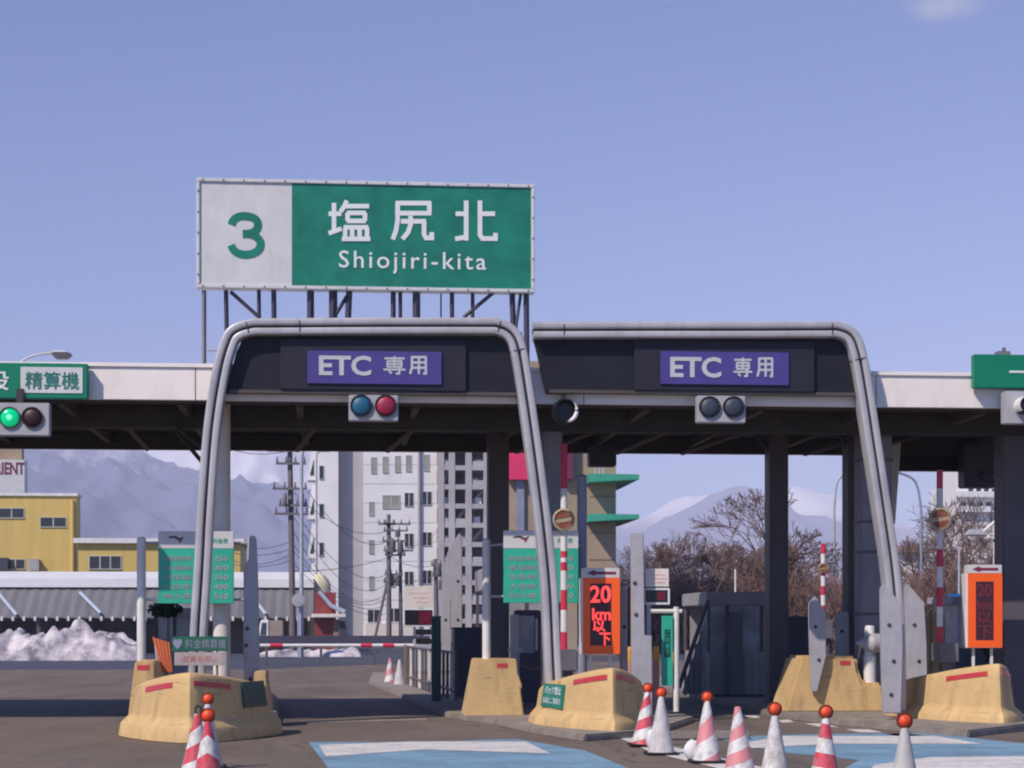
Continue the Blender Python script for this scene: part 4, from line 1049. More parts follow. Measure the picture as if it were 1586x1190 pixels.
# dark machine by the boom box
x0, x1, z0, z1 = rect(800, 838, 945, 1085, 33.5)
t = thing('ticket_machine', ((x0 + x1) / 2, 33.5, .13), 'dark lane machine under the right fee board', 'ticket machine')
box(t, 'cabinet', M['navy'], x0, x1, 33.5, 34.1, .13, z1, bevel=.02)
box(t, 'panel', M['boothglass'], x0 + .06, x1 - .12, 33.48, 33.498, z1 - .75, z1 - .1)
box(t, 'label_strip', M['signwhite'], x1 - .1, x1 - .06, 33.485, 33.498, z1 - .7, z1 - .15)
x0, x1, z0, z1 = rect(791, 805, 985, 1080, 31.8)
t = thing('grey_post', ((x0 + x1) / 2, 31.8, .13), 'square pale grey post right of the raised yellow block, with a small cross plate', 'post')
box(t, 'post', M['plate'], x0, x1, 31.8, 31.95, .13, z1 + .35, bevel=.01)
a = at(798, 1007, 31.78); box(t, 'cross_plate', M['steel'], x0 - .05, x1 + .05, 31.76, 31.798, a.z - .03, a.z + .03)
a, c = at(806, 1031, 31.9), at(842, 1036, 31.9)
tag(P(None, 'chain', M['brownwall'], lambda b: b.tube([a, (a.lerp(c, .5) - Vector((0, 0, .03))), c], .018, 6), loc=a), 'thin brown bar hung between the grey post and the arch leg', 'chain')
box(bpy.data.objects['grey_post'], 'foot', M['kerb'], x0 - .06, x1 + .06, 31.7, 32.05, .135, .22)

# railing along the middle island
t = thing('railing', (1.1, 42, .14), 'black and white bar railing along the middle island by the dark green post', 'railing')
pa, pb = gnd(706, 1098), gnd(632, 1070)
b = MB(); b2 = MB()
for i in range(15):
    q = pa.lerp(pb, i / 14)
    (b2 if i % 3 == 1 else b).box(q.x - .025, q.x + .025, q.y - .025, q.y + .025, .141, 1.02)
for z in (1.0, .32): b.tube([(pa.x, pa.y, z), (pb.x, pb.y, z)], .03, 6)
b.build('dark_bars', M['columnd'], t); b2.build('white_bars', M['white'], t)
c = gnd(632, 1070)
P(t, 'end_post', M['brownwall'], lambda b: b.box(c.x - .09, c.x - .03, c.y - .03, c.y + .03, .141, 1.05))

# lowered exit boom with its cabinet
Y = 56.0
t = thing('exit_boom', (1.2, Y, 0), 'lowered white boom with red rings across the exit, beside the railing', 'boom barrier')
a, c = at(396, 1000, Y), at(642, 1000, Y)
k = 0; xs = [a.x + (c.x - a.x) * q for q in (0, .09, .17, .66, .73, .80, .87, 1)]
for i, (u, v) in enumerate(zip(xs, xs[1:])):
    P(t, 'red_band' if i % 2 else 'white_band', M['boomred' if i % 2 else 'boomwhite'], lambda b: b.tube([(u + .002, Y, a.z), (v - .002, Y, a.z)], .062 if i % 2 else .05, 12), smooth=50)
x0, x1, z0, z1 = rect(640, 670, 990, 1014, Y)
box(t, 'cabinet', M['plate'], x0, x1, Y - .2, Y + .3, .14, z1, bevel=.03)
# guard rail and far kerb clutter
Y = 72
a, c = at(398, 992, Y), at(668, 993, Y)
t = thing('guard_rail', (a.x, Y, 0), 'dark blue guard rail on posts crossing behind the white boom', 'guard rail')
P(t, 'rail', M['navy'], lambda b: b.box(a.x, c.x, Y, Y + .08, a.z - .16, a.z + .17), bevel=.03)
x = a.x + .3
while x < c.x: MB().box(x, x + .1, Y + .09, Y + .2, 0, a.z + .1).build('post', M['columnd'], t); x += 2

# ================================================================== CONES
def cone_mesh(name, m):
    b = MB(); b.lathe([(.158, .028), (.15, .05), (.032, .655), (.030, .668), (.012, .67)], (0, 0, 0), 28)
    o = b.build(name, m, None, smooth=40); return o
def cone(px, tip, style, lampy, label, lean=0, dusty=False, Y=None):
    d = (HC - .665) * FPX / (tip - HY); u = (px - CX) / FPX * d
    p = Vector((u * CS + d * SN, d * CS - u * SN, .004))
    t = thing('traffic_cone', p, label, 'traffic cone', 'traffic cones in front of the islands')
    o = cone_mesh('cone', style); o.parent = t
    b = MB().box(-.19, .19, -.19, .19, 0, .03); f_ = b.build('foot', M['rubber'], None, bevel=.012); f_.parent = t
    if lampy is not None:
        r = .056; zc = .665 + lampy
        q = MB().lathe([(.02, 0), (.02, zc - .665 - r * .6 + .03)], (0, 0, .64), 10).build('stem', M['rubber'], None, smooth=40); q.parent = t
        b = MB().lathe([(.004, -r * .72), (r * .6, -r * .62), (r * .92, -r * .3), (r, 0), (r * .92, r * .3), (r * .6, r * .62), (.004, r * .72)], (0, 0, zc), 20, 'y')
        l_ = b.build('lamp', M['lamp'], None, smooth=80); l_.parent = t
        b = MB(); vs = []; fs = []
        for k in range(24):
            an = 2 * math.pi * k / 24
            for rr, yy in ((r * .98, -.018), (r * 1.16, -.018), (r * 1.16, .018), (r * .98, .018)): vs.append((rr * math.cos(an), yy, zc + rr * math.sin(an)))
        for k in range(24):
            for j in range(4): fs.append((k * 4 + j, k * 4 + (j + 1) % 4, ((k + 1) % 24) * 4 + (j + 1) % 4, ((k + 1) % 24) * 4 + j))
        rm = b.add(vs, fs).build('rim', M['lampbody'], None, smooth=40); rm.parent = l_
    t.rotation_euler = (0, R(lean), 0)
    return t
S = lambda *a: stripe_mat(*a)
cone(997, 1073, S('cone_stripes', 'spiral', WH, RD, .26, .1), .055, 'red and white spiral cone with an orange lamp against the middle yellow block', 4)
cone(1024, 1080, M['conewhite'], .05, 'plain greyish cone with an orange lamp, second from the middle yellow block')
cone(1095, 1087, S('cone_faded', 'spiral', WH, PK, .42, .35), .05, 'white cone with one faded pink sweep and an orange lamp, before the dark booth')
cone(1146, 1096, S('cone_pale', 'spiral', WH, PK, .25, .55), None, 'faded pink and white cone with no lamp on top', -2)
cone(1200, 1110, mat('cone_crusted', (.66, .63, .62), .8, .25, 9, col2=(.33, .29, .28), bump=.6, dirt=.5), .065, 'dirty crusted white cone with an orange lamp, left of the red banded cone')
cone(1277, 1114, S('cone_bands', 'band', WH, RD, .26, .62, .6), .06, 'white cone with level red bands and an orange lamp', 1)
cone(1401, 1129, mat('cone_grey', (.45, .44, .43), .6, .1, 6, dirt=.2), .06, 'plain grey cone with an orange lamp before the yellow block at the right')
cl = cone(301, 1107, S('cone_wide', 'spiral', WH, RD, .30, .2), None, 'slanted red and white cone with a black loop on top, beside the left yellow block', 3)
b = MB(); vs = []
lp = [(.028 * math.cos(R(a)), 0, .70 + .042 * math.sin(R(a))) for a in range(-90, 271, 24)]
q = b.tube(lp, .011, 6).build('loop', M['rubber'], None, smooth=50); q.parent = cl
cone(322, 1119, S('cone_diamond', 'diamond', WH, RD, .30, .15, -.16), .055, 'red and white cone with a dull red lamp, nearest of the left cones')
cone(322, 1092, M['conewhite'], .06, 'white cone with a bright orange lamp, farthest of the group by the left block')
# far cones beyond the booth
for px, py, m, l_ in ((604, 1062, S('cone_far', 'spiral', WH, PK, .3, .1), 'far pinkish cone beside the railing in the left lane'), (619, 1066, M['conewhite'], 'far white cone beside the railing in the left lane')):
    g = gnd(px, py); t = thing('traffic_cone', (g.x, g.y, .004), l_, 'traffic cone', 'traffic cones in front of the islands')
    o = cone_mesh('cone', m); o.parent = t
    f_ = MB().box(-.19, .19, -.19, .19, 0, .03).build('foot', M['conewhite'], None, bevel=.012); f_.parent = t
# white sacks by the cones
def lump(px, py, sx, sy, sz, label, seed):
    g = gnd(px, py); b = MB().ball((0, 0, 0), 1, 20); vs = []
    for v in b.v:
        q = Vector(v); n_ = 1 + .28 * noise.noise(q * 1.7 + Vector((seed, 0, 0))) + .12 * noise.noise(q * 4 + Vector((0, seed, 0)))
        vs.append((q.x * sx * n_, q.y * sy * n_, max(0, (q.z * n_ + .8) * sz)))
    b.v = vs; o = b.build('white_sack', M['snowclean'], None, smooth=80); o.location = (g.x, g.y, .008)
    return tag(o, label, 'sack', 'white sacks against the cones')
lump(1013, 1160, .10, .11, .135, 'white lumpy sack leaning on the plain greyish cone', 1.0)
lump(1076, 1177, .12, .12, .12, 'white lumpy sack beside the cone with one faded pink sweep', 5.0)

# ================================================================== SNOW BANK
def snow_bank(cx, cy, lx, ly, h, label, seed):
    nx, ny = 130, 40; vs = []; fs = []
    for j in range(ny + 1):
        for i in range(nx + 1):
            u, v = -1 + 2 * i / nx, -1 + 2 * j / ny
            x, y = cx + u * lx, cy + v * ly
            e = max(0, 1 - abs(v) ** 2.2) ** .55 * max(0, 1 - abs(u) ** 6) ** .5
            q = Vector((x * .45 + seed, y * .45, 0)); hh = (.72 + .40 * noise.noise(q) + .34 * noise.noise(q * 2.3) + .42 * abs(noise.noise(q * 3.2)) - .08 + .07 * noise.noise(q * 9))
            vs.append((x, y, -.03 + h * e * max(.15, hh)))
    for j in range(ny):
        for i in range(nx): a = j * (nx + 1) + i; fs.append((a, a + 1, a + nx + 2, a + nx + 1))
    o = MB().add(vs, fs).build('snow_bank', M['snow'], None, smooth=50, loc=(cx, cy, 0))
    return tag(o, label, 'snow bank')
a, c = at(-60, 1020, 84), at(222, 1020, 84)
snow_bank((a.x + c.x) / 2, 84.5, (c.x - a.x) / 2, 2.0, 1.5, 'dirty ploughed snow heap in front of the grey awning at left', 2.2)
a, c = at(398, 1010, 92), at(560, 1010, 92)
snow_bank((a.x + c.x) / 2, 92, (c.x - a.x) / 2, 1.0, .55, 'low strip of grey snow below the dark blue guard rail', 8.1)

# ================================================================== BUILDINGS AT LEFT
def window(parent, px0, px1, py0, py1, Y, pane='pane', mull=1, fw=.06, sill=True, proud=.05):
    x0, x1, z0, z1 = rect(px0, px1, py0, py1, Y)
    b = MB(); b.box(x0 - fw, x0, Y - proud, Y - .001, z0, z1).box(x1, x1 + fw, Y - proud, Y - .001, z0, z1)
    b.box(x0 - fw, x1 + fw, Y - proud, Y - .001, z1, z1 + fw).box(x0 - fw, x1 + fw, Y - proud - .04, Y - .001, z0 - fw, z0)
    for k in range(mull):
        xx = x0 + (x1 - x0) * (k + 1) / (mull + 1); b.box(xx - .04, xx + .04, Y - proud + .012, Y - .02, z0, z1)
    fr = b.build('window', M['frame'], parent)
    MB().box(x0, x1, Y - .018, Y - .003, z0, z1).build('pane', M[pane], fr)
    return fr
# warehouse with the corrugated awning
Y = 105.0
wh = thing('warehouse', (at(240, 1000, Y).x, Y + 6, 0), 'long white roofed warehouse with a grey corrugated awning behind the snow heap', 'warehouse')
xl, xr = at(-120, 0, Y).x, at(486, 0, Y).x
zt, zm = at(200, 887, Y).z, at(200, 910, Y).z
MB().add([(xl, Y - .3, zm), (xr, Y - .3, zm), (xr, Y - .3, zm + .45), (xl, Y - .3, zm + .45), (xl, Y + 14, zt + .42), (xr, Y + 14, zt + .42), (xl, Y + 14, zm), (xr, Y + 14, zm)],
         [(0, 1, 2, 3), (3, 2, 5, 4), (0, 3, 4, 6), (1, 7, 5, 2), (4, 5, 7, 6), (0, 6, 7, 1)]).build('roof', M['roofwhite'], wh)
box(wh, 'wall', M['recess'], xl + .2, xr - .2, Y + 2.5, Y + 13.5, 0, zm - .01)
za = at(200, 957, Y - 3).z
b = MB(); n = int((xr - xl) / .28)
pts = []
for i in range(n + 1):
    x = xl + (xr - xl) * i / n; o = .05 if i % 2 else 0
    pts.append(((x, Y - .05, zm - .05 + o), (x, Y - 2.6, za + o)))
vs = [p for q in pts for p in q] + [(p[0], p[1], p[2] - .06) for q in pts for p in q]
m_ = 2 * (n + 1)
fs = [(2 * i, 2 * i + 1, 2 * i + 3, 2 * i + 2) for i in range(n)] + [(m_ + 2 * i, m_ + 2 * i + 2, m_ + 2 * i + 3, m_ + 2 * i + 1) for i in range(n)] + [(2 * i + 1, m_ + 2 * i + 1, m_ + 2 * i + 3, 2 * i + 3) for i in range(n)]
b.add(vs, fs); aw = b.build('awning', M['awning'], wh)
b = MB()
for i in range(0, n, 2):
    x = xl + (xr - xl) * i / n; b.box(x, x + .12, Y - 2.72, Y - 2.62, za - .16, za + .07)
b.build('awning_teeth', M['white'], aw)
for p, q in (((-8, 912), (26, 953)), ((124, 918), (156, 950)), ((392, 925), (412, 952))):
    a, c = at(*p, Y - 1.0), at(*q, Y - 2.7)
    P(wh, 'awning_strut', M['strutblue'], lambda b: b.tube([a, c], .09, 6))
for px in (60, 215, 290, 380, 450):
    c = at(px, 1000, Y - 2.4); P(wh, 'post', M['columnd'], lambda b: b.box(c.x - .1, c.x + .1, Y - 2.5, Y - 2.3, 0, za))
# yellow block
Y = 150.0
yb = thing('yellow_building', (at(60, 1000, Y).x, Y + 6, 0), 'yellow panelled building with small dark windows at the left', 'building')
x0, x1, _, z1 = rect(-140, 118, 900, 768, Y)
box(yb, 'wall', M['yellowwall'], x0, x1, Y, Y + 2.4, 0, z1)
box(yb, 'roof_edge', M['white'], x0 - .1, x1 + .12, Y - .15, Y + 2.5, z1 + .002, z1 + .22)
c = at(113, 800, Y); MB().lathe([(.18, .1), (.18, z1 - .3)], (c.x, Y - .25, 0), 10).build('drainpipe', M['yellowwall'], yb, smooth=40)
window(yb, -1, 37, 788, 802, Y); window(yb, 63, 102, 802, 816, Y); window(yb, 10, 38, 867, 881, Y); window(yb, -60, -20, 788, 802, Y)
x0, x1, z0, z1 = rect(-8, 12, 864, 884, Y - .6); box(yb, 'cooling_unit', M['navy'], x0, x1, Y - .6, Y - .06, z0, z1)
x0, x1, z0, z1 = rect(44, 60, 866, 884, Y - .6); box(yb, 'cooling_unit', M['plate'], x0, x1, Y - .6, Y - .06, z0, z1)
Y = 138.0
ya = thing('yellow_annex', (at(180, 1000, Y).x, Y + 5, 0), 'low yellow annex with a flat pale roof edge right of the taller yellow building', 'building')
x0, x1, _, z1 = rect(121, 372, 900, 842, Y)
box(ya, 'wall', M['yellowwall'], x0, x1, Y, Y + 9, 0, z1)
box(ya, 'roof_edge', M['white'], x0 - .3, x1 + .3, Y - .35, Y + 9.2, z1 + .002, z1 + .35)
window(ya, 139, 187, 862, 881, Y, mull=2); window(ya, 250, 290, 862, 881, Y)
# lettered tower far left
Y = 210.0
lt = thing('lettered_tower', (at(10, 1000, Y).x, Y + 5, 0), 'pale tower with dark red letters above the yellow building at the far left', 'building')
x0, x1, z0, z1 = rect(-70, 38, 712, 800, Y)
box(lt, 'wall', M['signwhite'], x0, x1, Y, Y + 2, 0, z1)
x0b, x1b, z0b, z1b = rect(-70, 34, 660, 711.5, Y + .6)
box(lt, 'upper_storey', M['tan'], x0b, x1b, Y + .6, Y + 2, z1 + .003, z1b)
text_px('lettering', 'ORIENT', -22, 38, 716, 735, Y, mat('letter_darkred', (.20, .02, .05), .5, .1, 2), lt, .02, .05)

# ================================================================== WHITE APARTMENT BLOCK
Y = 170.0
ap = thing('apartment_block', (at(610, 1000, Y).x, Y + 8, 0), 'tall white apartment block seen through the left arch', 'apartment block')
zt = at(600, 590, Y).z
x0, x1, _, _ = rect(492, 524, 0, 1, Y); box(ap, 'wing_wall', M['apt'], x0, x1, Y, Y + 14, 0, zt)
x0, x1, _, _ = rect(524, 563, 0, 1, Y + 2); box(ap, 'recessed_wall', M['aptgrey'], x0 + .01, x1 - .01, Y + 1.2, Y + 14, 0, zt - .1)
x0, x1, _, _ = rect(563, 677, 0, 1, Y); box(ap, 'main_wall', M['apt'], x0, x1, Y, Y + 14, 0, zt)
# stepped bays at the left edge
for k in range(6):
    yb_, yt_ = 722 + 60.5 * (k - 0), 690 + 60.5 * k
    a = [at(px, py, Y + .5) for px, py in ((476, yb_ + 22), (492, yb_ + 22), (492, yb_ - 32), (483, yb_ - 32))]
    bay = MB().prism_xz([(q.x, q.z) for q in a], Y + .5, Y + 3).build('bay', M['apt'], ap)
    a = [at(px, py, Y + .44) for px, py in ((480, yb_ + 14), (486, yb_ + 14), (486, yb_ - 10))]
    MB().prism_xz([(q.x, q.z) for q in a], Y + .44, Y + .49).build('pane', M['darkgreen'], bay)
for py in (722, 781, 841, 900):
    window(ap, 495, 501, py, py + 20, Y, mull=0, fw=.04)
for i, px in enumerate((575, 593, 612, 629, 657)):
    window(ap, px, px + 8, 709 - i, 733 - i, Y, 'paneblind', mull=0, fw=.03)
for py in (778, 837, 893): window(ap, 572, 579, py, py + 20, Y, 'paneblind', mull=0, fw=.03)
window(ap, 593, 619, 768, 787, Y, 'paneblind', mull=1, fw=.05)
window(ap, 597, 611, 893, 908, Y, 'paneblind', mull=0, fw=.05)
for py in (764, 827, 886): window(ap, 627, 640, py, py + 20, Y, mull=1, fw=.04); window(ap, 655, 668, py - 2, py + 18, Y, mull=1, fw=.04)
window(ap, 570, 588, 945, 964, Y, mull=1); window(ap, 601, 619, 943, 963, Y, mull=1)
c = at(649, 700, Y); MB().lathe([(.14, .1), (.14, zt)], (c.x, Y - .2, 0), 10).build('drainpipe', M['aptgrey'], ap, smooth=40)
x0, x1, z0, z1 = rect(566, 640, 966, 990, Y - .5); box(ap, 'ground_band', M['cream'], x0, x1, Y - .5, Y - .01, 0, z1)
b = MB()
for k in range(12):
    z = at(600, 690 + 30 * k, Y).z; x0, x1, _, _ = rect(563, 677, 0, 1, Y); b.box(x0 + .02, x1 - .02, Y - .012, Y - .0005, z, z + .05)
b.build('panel_joint', M['aptgrey'], ap)
# open stair and balcony tower
bt = thing('balcony_tower', (at(718, 1000, Y).x, Y + 5, 0), 'grey open framed balcony tower joined to the white apartment block', 'apartment block')
cols = [677, 700, 726, 754]
x0, x1, _, _ = rect(677.6, 757, 0, 1, Y - 1)
MB().box(x0 + .1, x1 - .1, Y + 2.2, Y + 9, 0, zt - .5).build('back_wall', M['recess'], bt)
for i, px in enumerate(cols):
    c = at(px, 800, Y - 1).x + (.35 if i == 0 else 0); MB().box(c - .28, c + .28, Y - 1, Y - .5, 0, zt).build('post', M['balc'], bt, bevel=.02)
rnd = random.Random(4)
for k in range(13):
    py = 695 + 29.7 * k
    z = at(700, py, Y - 1).z
    if z < .5: break
    sl = MB().box(x0, x1, Y - .96, Y + 2.2, z - .2, z + .22).build('floor_slab', M['balc'], bt)
    for i in range(3):
        xa, xb = at(cols[i], py, Y - 1).x + .3, at(cols[i + 1], py, Y - 1).x - .3
        if i == 0: xa += .35
        if rnd.random() < .3: MB().box(xa, xb, Y - .9, Y - .82, z + .225, z + .6).build('parapet', M['balc'], sl)
        if rnd.random() < .6:
            q = xa + rnd.random() * (xb - xa) * .5; MB().box(q, q + .55, Y - .3, Y + .1, z + .225, z + .8).build('balcony_unit', M['roofwhite'], sl)
        if rnd.random() < .5:
            MB().tube([(xa, Y - .2, z + .3), (xb, Y, z + 1.45)], .13, 5).build('stair_flight', M['balc'], sl)

# ================================================================== TAN TOWER
Y = 95.0
tt = thing('tan_tower', (at(870, 1000, Y).x, Y + 4, 0), 'tan building with a pink panel and two green eaves behind the right fee board', 'building')
x0, x1, _, zt = rect(789, 954, 900, 560, Y)
box(tt, 'wall', M['tan'], x0, x1, Y, Y + 8, 0, zt)
x0, x1, z0, z1 = rect(786, 838, 640, 743, Y - .5); box(tt, 'pink_panel', M['pink'], x0, x1, Y - .5, Y - .01, z0, z1)
x0, x1, z0, z1 = rect(868, 888, 640, 742, Y - .5); box(tt, 'maroon_panel', M['maroon'], x0, x1, Y - .5, Y - .01, z0, z1)
x0, x1, z0, z1 = rect(800, 812, 744, 830, Y - .2); box(tt, 'pilaster', M['bluegrey'], x0, x1, Y - .2, Y - .01, 0, z1)
for py0, py1 in ((734, 747), (796, 808)):
    x0, x1, z0, z1 = rect(913, 990, py0, py1, Y - 1.5)
    MB().add([(x0, Y - 1.5, z0), (x1, Y - 1.5, z0 + .14), (x1, Y - 1.5, z1 - .02), (x0, Y - 1.5, z1), (x0, Y + 6, z0), (x1, Y + 6, z0 + .14), (x1, Y + 6, z1 - .02), (x0, Y + 6, z1)],
             [(0, 1, 2, 3), (7, 6, 5, 4), (0, 4, 5, 1), (1, 5, 6, 2), (2, 6, 7, 3), (3, 7, 4, 0)]).build('eave', M['eave'], tt)
b = MB()
for py in (770, 826, 868, 905):
    z = at(930, py, Y).z; xa, xb, _, _ = rect(913, 954, 0, 1, Y); b.box(xa, xb, Y - .02, Y - .001, z, z + .06)
b.build('panel_joint', M['brownwall'], tt)
c = at(934, 722, Y - 1)
P(tt, 'eave_rail', M['strutblue'], lambda b: [b.tube([at(px, 735, Y - 1), at(px, 722, Y - 1)], .03, 5) for px in (922, 928, 934)] and b)

# ================================================================== POLES AND WIRES
def insulators(b, x, y, z, n, w_):
    for k in range(n):
        xx = x - w_ / 2 + w_ * k / (n - 1); b.lathe([(.05, 0), (.07, .08), (.03, .16), (.05, .24), (.02, .28)], (xx, y, z), 8)
def pole(pxb, pxt, pyt, Y, r, arms, trans, label, name='utility_pole', plat=None):
    g = at(pxb, HY, Y); tp = at(pxt, pyt, Y)
    t = thing(name, (g.x, Y, 0), label, 'utility pole')
    P(t, 'pole', M['polec'], lambda b: b.tube([(g.x, Y, 0), tp], [r, r * .7], 12), smooth=40)
    for px0, px1, py in arms:
        a, c = at(px0, py, Y - .25), at(px1, py, Y - .25)
        o = P(t, 'crossarm', M['polec'], lambda b: b.box(a.x, c.x, Y - .3, Y - .2, a.z - .06, a.z + .06))
        P(o, 'insulator', M['machine'], lambda b: insulators(b, (a.x + c.x) / 2, Y - .25, a.z + .06, 4, abs(c.x - a.x) * .9), smooth=40)
    for px, py0, py1, w_ in trans:
        a, c = at(px, py1, Y - .4), at(px, py0, Y - .4); rr = w_ * Y / FPX / 2
        P(t, 'transformer', M['machine'], lambda b: b.lathe([(rr * .9, 0), (rr, .05), (rr, (c.z - a.z) * .8), (rr * .6, (c.z - a.z) * .88), (rr * .25, c.z - a.z)], (a.x, Y - .4, a.z), 14), smooth=40)
    return t
pole(454, 448, 640, 98, .17, [(414, 462, 698), (427, 474, 718), (422, 476, 757), (432, 476, 783), (425, 478, 796)], [(441, 762, 783, 7), (468, 762, 783, 6)], 'leaning dark utility pole with transformers left of the apartment block')
pole(602.5, 602, 797, 140, .2, [(586, 612, 812), (594, 632, 822), (595, 636, 812), (592, 630, 838), (594, 640, 853), (596, 628, 860)], [(608, 834, 856, 10), (620, 836, 858, 9), (616, 820, 832, 8)], 'dark utility pole crowded with fittings before the white apartment block')
pole(621, 620, 855, 140.6, .16, [(596, 624, 890), (594, 622, 902)], [(606, 888, 908, 9), (616, 888, 908, 8)], 'brownish pole carrying grey transformers close to the crowded pole')
pole(677, 674, 866, 125, .18, [(668, 690, 876), (670, 696, 892)], [(679, 872, 892, 9), (688, 880, 906, 10), (683, 896, 914, 8)], 'short pole with clustered transformers by the balcony tower')
# bracing leg of the crowded pole
a, c = at(578, 990, 140), at(600, 900, 140)
P(bpy.data.objects['utility_pole.001'], 'brace', M['polec'], lambda b: b.tube([(a.x, 140, 0), c], .1, 8))

def lamp_post(px, py_top, Y, r, arm_px, arm_py, label, head=True, m='steel', curve=True):
    g = at(px, HY, Y); tp = at(px, py_top, Y); e = at(arm_px, arm_py, Y)
    t = thing('lamp_post', (g.x, Y, 0), label, 'street lamp')
    mid = at(px + (arm_px - px) * .25, py_top - (py_top - arm_py) * .75, Y)
    pts = smooth_path([tp, mid, e]) if curve else [tp, e]
    P(t, 'pole', M[m], lambda b: (b.tube([(g.x, Y, 0), tp], [r, r * .75], 10), b.tube(pts, r * .7, 8)), smooth=50)
    if head:
        s_ = 1 if arm_px > px else -1
        P(t, 'lamp_head', M['plate'], lambda b: b.frustum((e.x - .15, e.x + .55, Y - .15, Y + .15) if s_ > 0 else (e.x - .55, e.x + .15, Y - .15, Y + .15), (e.x, e.x + .4, Y - .1, Y + .1) if s_ > 0 else (e.x - .4, e.x, Y - .1, Y + .1), e.z - .08, e.z + .12), bevel=.03)
    return t
t = lamp_post(467, 712, 90, .11, 481, 690, 'tall grey curved lamp post right beside the leaning dark utility pole')
c = at(462, 930, 89.7)
rsn = thing('round_sign', (c.x, 89.7, 0), 'back of a round grey road sign low beside the leaning dark utility pole', 'road sign')
P(rsn, 'plate', M['plate'], lambda b: b.lathe([(.29, 0), (.3, .01), (.3, .03), (.22, .04)], (c.x, 89.7, c.z), 24, 'y'), smooth=40)
P(rsn, 'post', M['steel'], lambda b: b.lathe([(.04, 0), (.04, c.z + .3)], (c.x, 89.75, 0), 8))
lamp_post(490, 702, 120, .09, 497, 698, 'thin lamp post with a short head against the left edge of the apartment block', curve=False)
lamp_post(1427, 790, 110, .10, 1388, 731, 'dark curved lamp post left of the tall striped boom at right', head=False, m='bluegrey')
lamp_post(1292, 790, 110, .10, 1310, 733, 'pale curved lamp post left of the blue-grey columns')
lamp_post(1541, 808, 60, .07, 1520, 826, 'white lamp post with a flat head above the unlit orange sign', curve=False, m='white')
lamp_post(1139, 905, 100, .07, 1139, 882, 'small white post standing in the bare shrubs', head=False, curve=False, m='white')
rnd = random.Random(11)
def wire(p, q, Ya, Yb, sag, n=14):
    a, c = at(*p, Ya), at(*q, Yb); pts = []
    for i in range(n + 1):
        t = i / n; v = a.lerp(c, t); v.z -= sag * 4 * t * (1 - t); pts.append(v)
    tag(MB().tube(pts, .019, 4).build('overhead_wire', M['wire'], None, loc=a), 'thin dark overhead wire between the utility poles', 'wire', 'overhead wires')
for p, q, s_ in (((448, 757), (602, 822), 1.0), ((474, 757), (602, 838), 1.2), ((452, 783), (602, 888), 1.6), ((452, 796), (602, 902), 1.9), ((452, 820), (602, 915), 2.0), ((452, 840), (602, 925), 1.6), ((452, 850), (602, 935), 1.4), ((452, 870), (602, 950), 1.0)):
    wire(p, q, 98, 140, s_)
for p, q, s_ in (((330, 832), (452, 838), .5), ((330, 846), (452, 850), .4), ((340, 860), (452, 858), .5), ((345, 870), (452, 868), .3), ((340, 690), (448, 698), .3)):
    wire(p, q, 100, 98, s_)
for p, q, s_ in (((452, 885), (680, 822), .9), ((602, 895), (684, 885), .5), ((602, 860), (672, 876), .4)):
    wire(p, q, 98 if p[0] < 500 else 140, 140 if q[0] != 680 else 168, s_)

# ================================================================== RED SHED AND TRUCK BY THE WAREHOUSE
Y = 98.0
rsd = thing('red_shed', (at(505, 1000, Y).x, Y + 1.5, 0), 'red shed with a white slanted pipe at the right end of the warehouse', 'shed')
x0, x1, z0, z1 = rect(487, 520, 918, 1010, Y)
box(rsd, 'wall', M['red'], x0, x1, Y, Y + 3, 0, z1)
x0, x1, z0, z1 = rect(482, 536, 951, 957, Y - .6); box(rsd, 'canopy', M['cream'], x0, x1, Y - .6, Y - .01, z0, z1, bevel=.03)
P(rsd, 'pipe', M['strutblue'], lambda b: b.tube([at(494, 916, Y - .3), at(512, 938, Y - .3), at(534, 948, Y - .3)], .11, 8), smooth=50)
x0, x1, z0, z1 = rect(519, 523, 958, 1000, Y - .1); box(rsd, 'yellow_door', M['brownwall'], x0 - .1, x1 + .06, Y - .1, Y - .01, 0, z1 - .05)
a = [at(px, py, Y - .2) for px, py in ((527, 996), (542, 996), (534, 962), (525, 962))]
P(rsd, 'dark_board', M['navy'], lambda b: b.prism_xz([(q.x, q.z) for q in a], Y - .2, Y - .12))
x0, x1, z0, z1 = rect(475, 508, 884, 904, Y + 1); 
t = thing('cream_tank', ((x0 + x1) / 2, Y + 6, 0), 'cream domed roof catching the sun beside the white apartment wing', 'roof')
n_ = 14; P(t, 'dome', mat('cream_dome', (.78, .70, .50), .5, .05, 1), lambda b: b.lathe([((x1 - x0) * .6, 0), ((x1 - x0) * .6, z0 - .0), ((x1 - x0) * .5, z0 + .35), ((x1 - x0) * .28, z0 + .62), (.02, z0 + .75)], ((x0 + x1) / 2, Y + 9, 0), 22), smooth=50)
Y = 94.0
tr = thing('parked_truck', (at(420, 1000, Y).x, Y, 0), 'small parked truck with a white cab and brown load box under the awning', 'truck')
x0, x1, z0, z1 = rect(400, 417, 964, 1004, Y)
P(tr, 'cab', M['white'], lambda b: (b.box(x0, x1, Y - .7, Y + .7, .35, .95), b.frustum((x0, x1, Y - .7, Y + .7), (x0 + .15, x1, Y - .62, Y + .62), .951, 1.75)), bevel=.04)
P(tr, 'windshield', M['glassb'], lambda b: b.add([(x0 + .12, Y - .70, 1.0), (x1 - .1, Y - .70, 1.0), (x1 - .1, Y - .645, 1.6), (x0 + .2, Y - .645, 1.6), (x0 + .12, Y - .66, 1.0), (x1 - .1, Y - .66, 1.0), (x1 - .1, Y - .6, 1.6), (x0 + .2, Y - .6, 1.6)], [(0, 1, 2, 3), (7, 6, 5, 4), (0, 4, 5, 1), (1, 5, 6, 2), (2, 6, 7, 3), (3, 7, 4, 0)]))
xb = at(439, 1000, Y).x
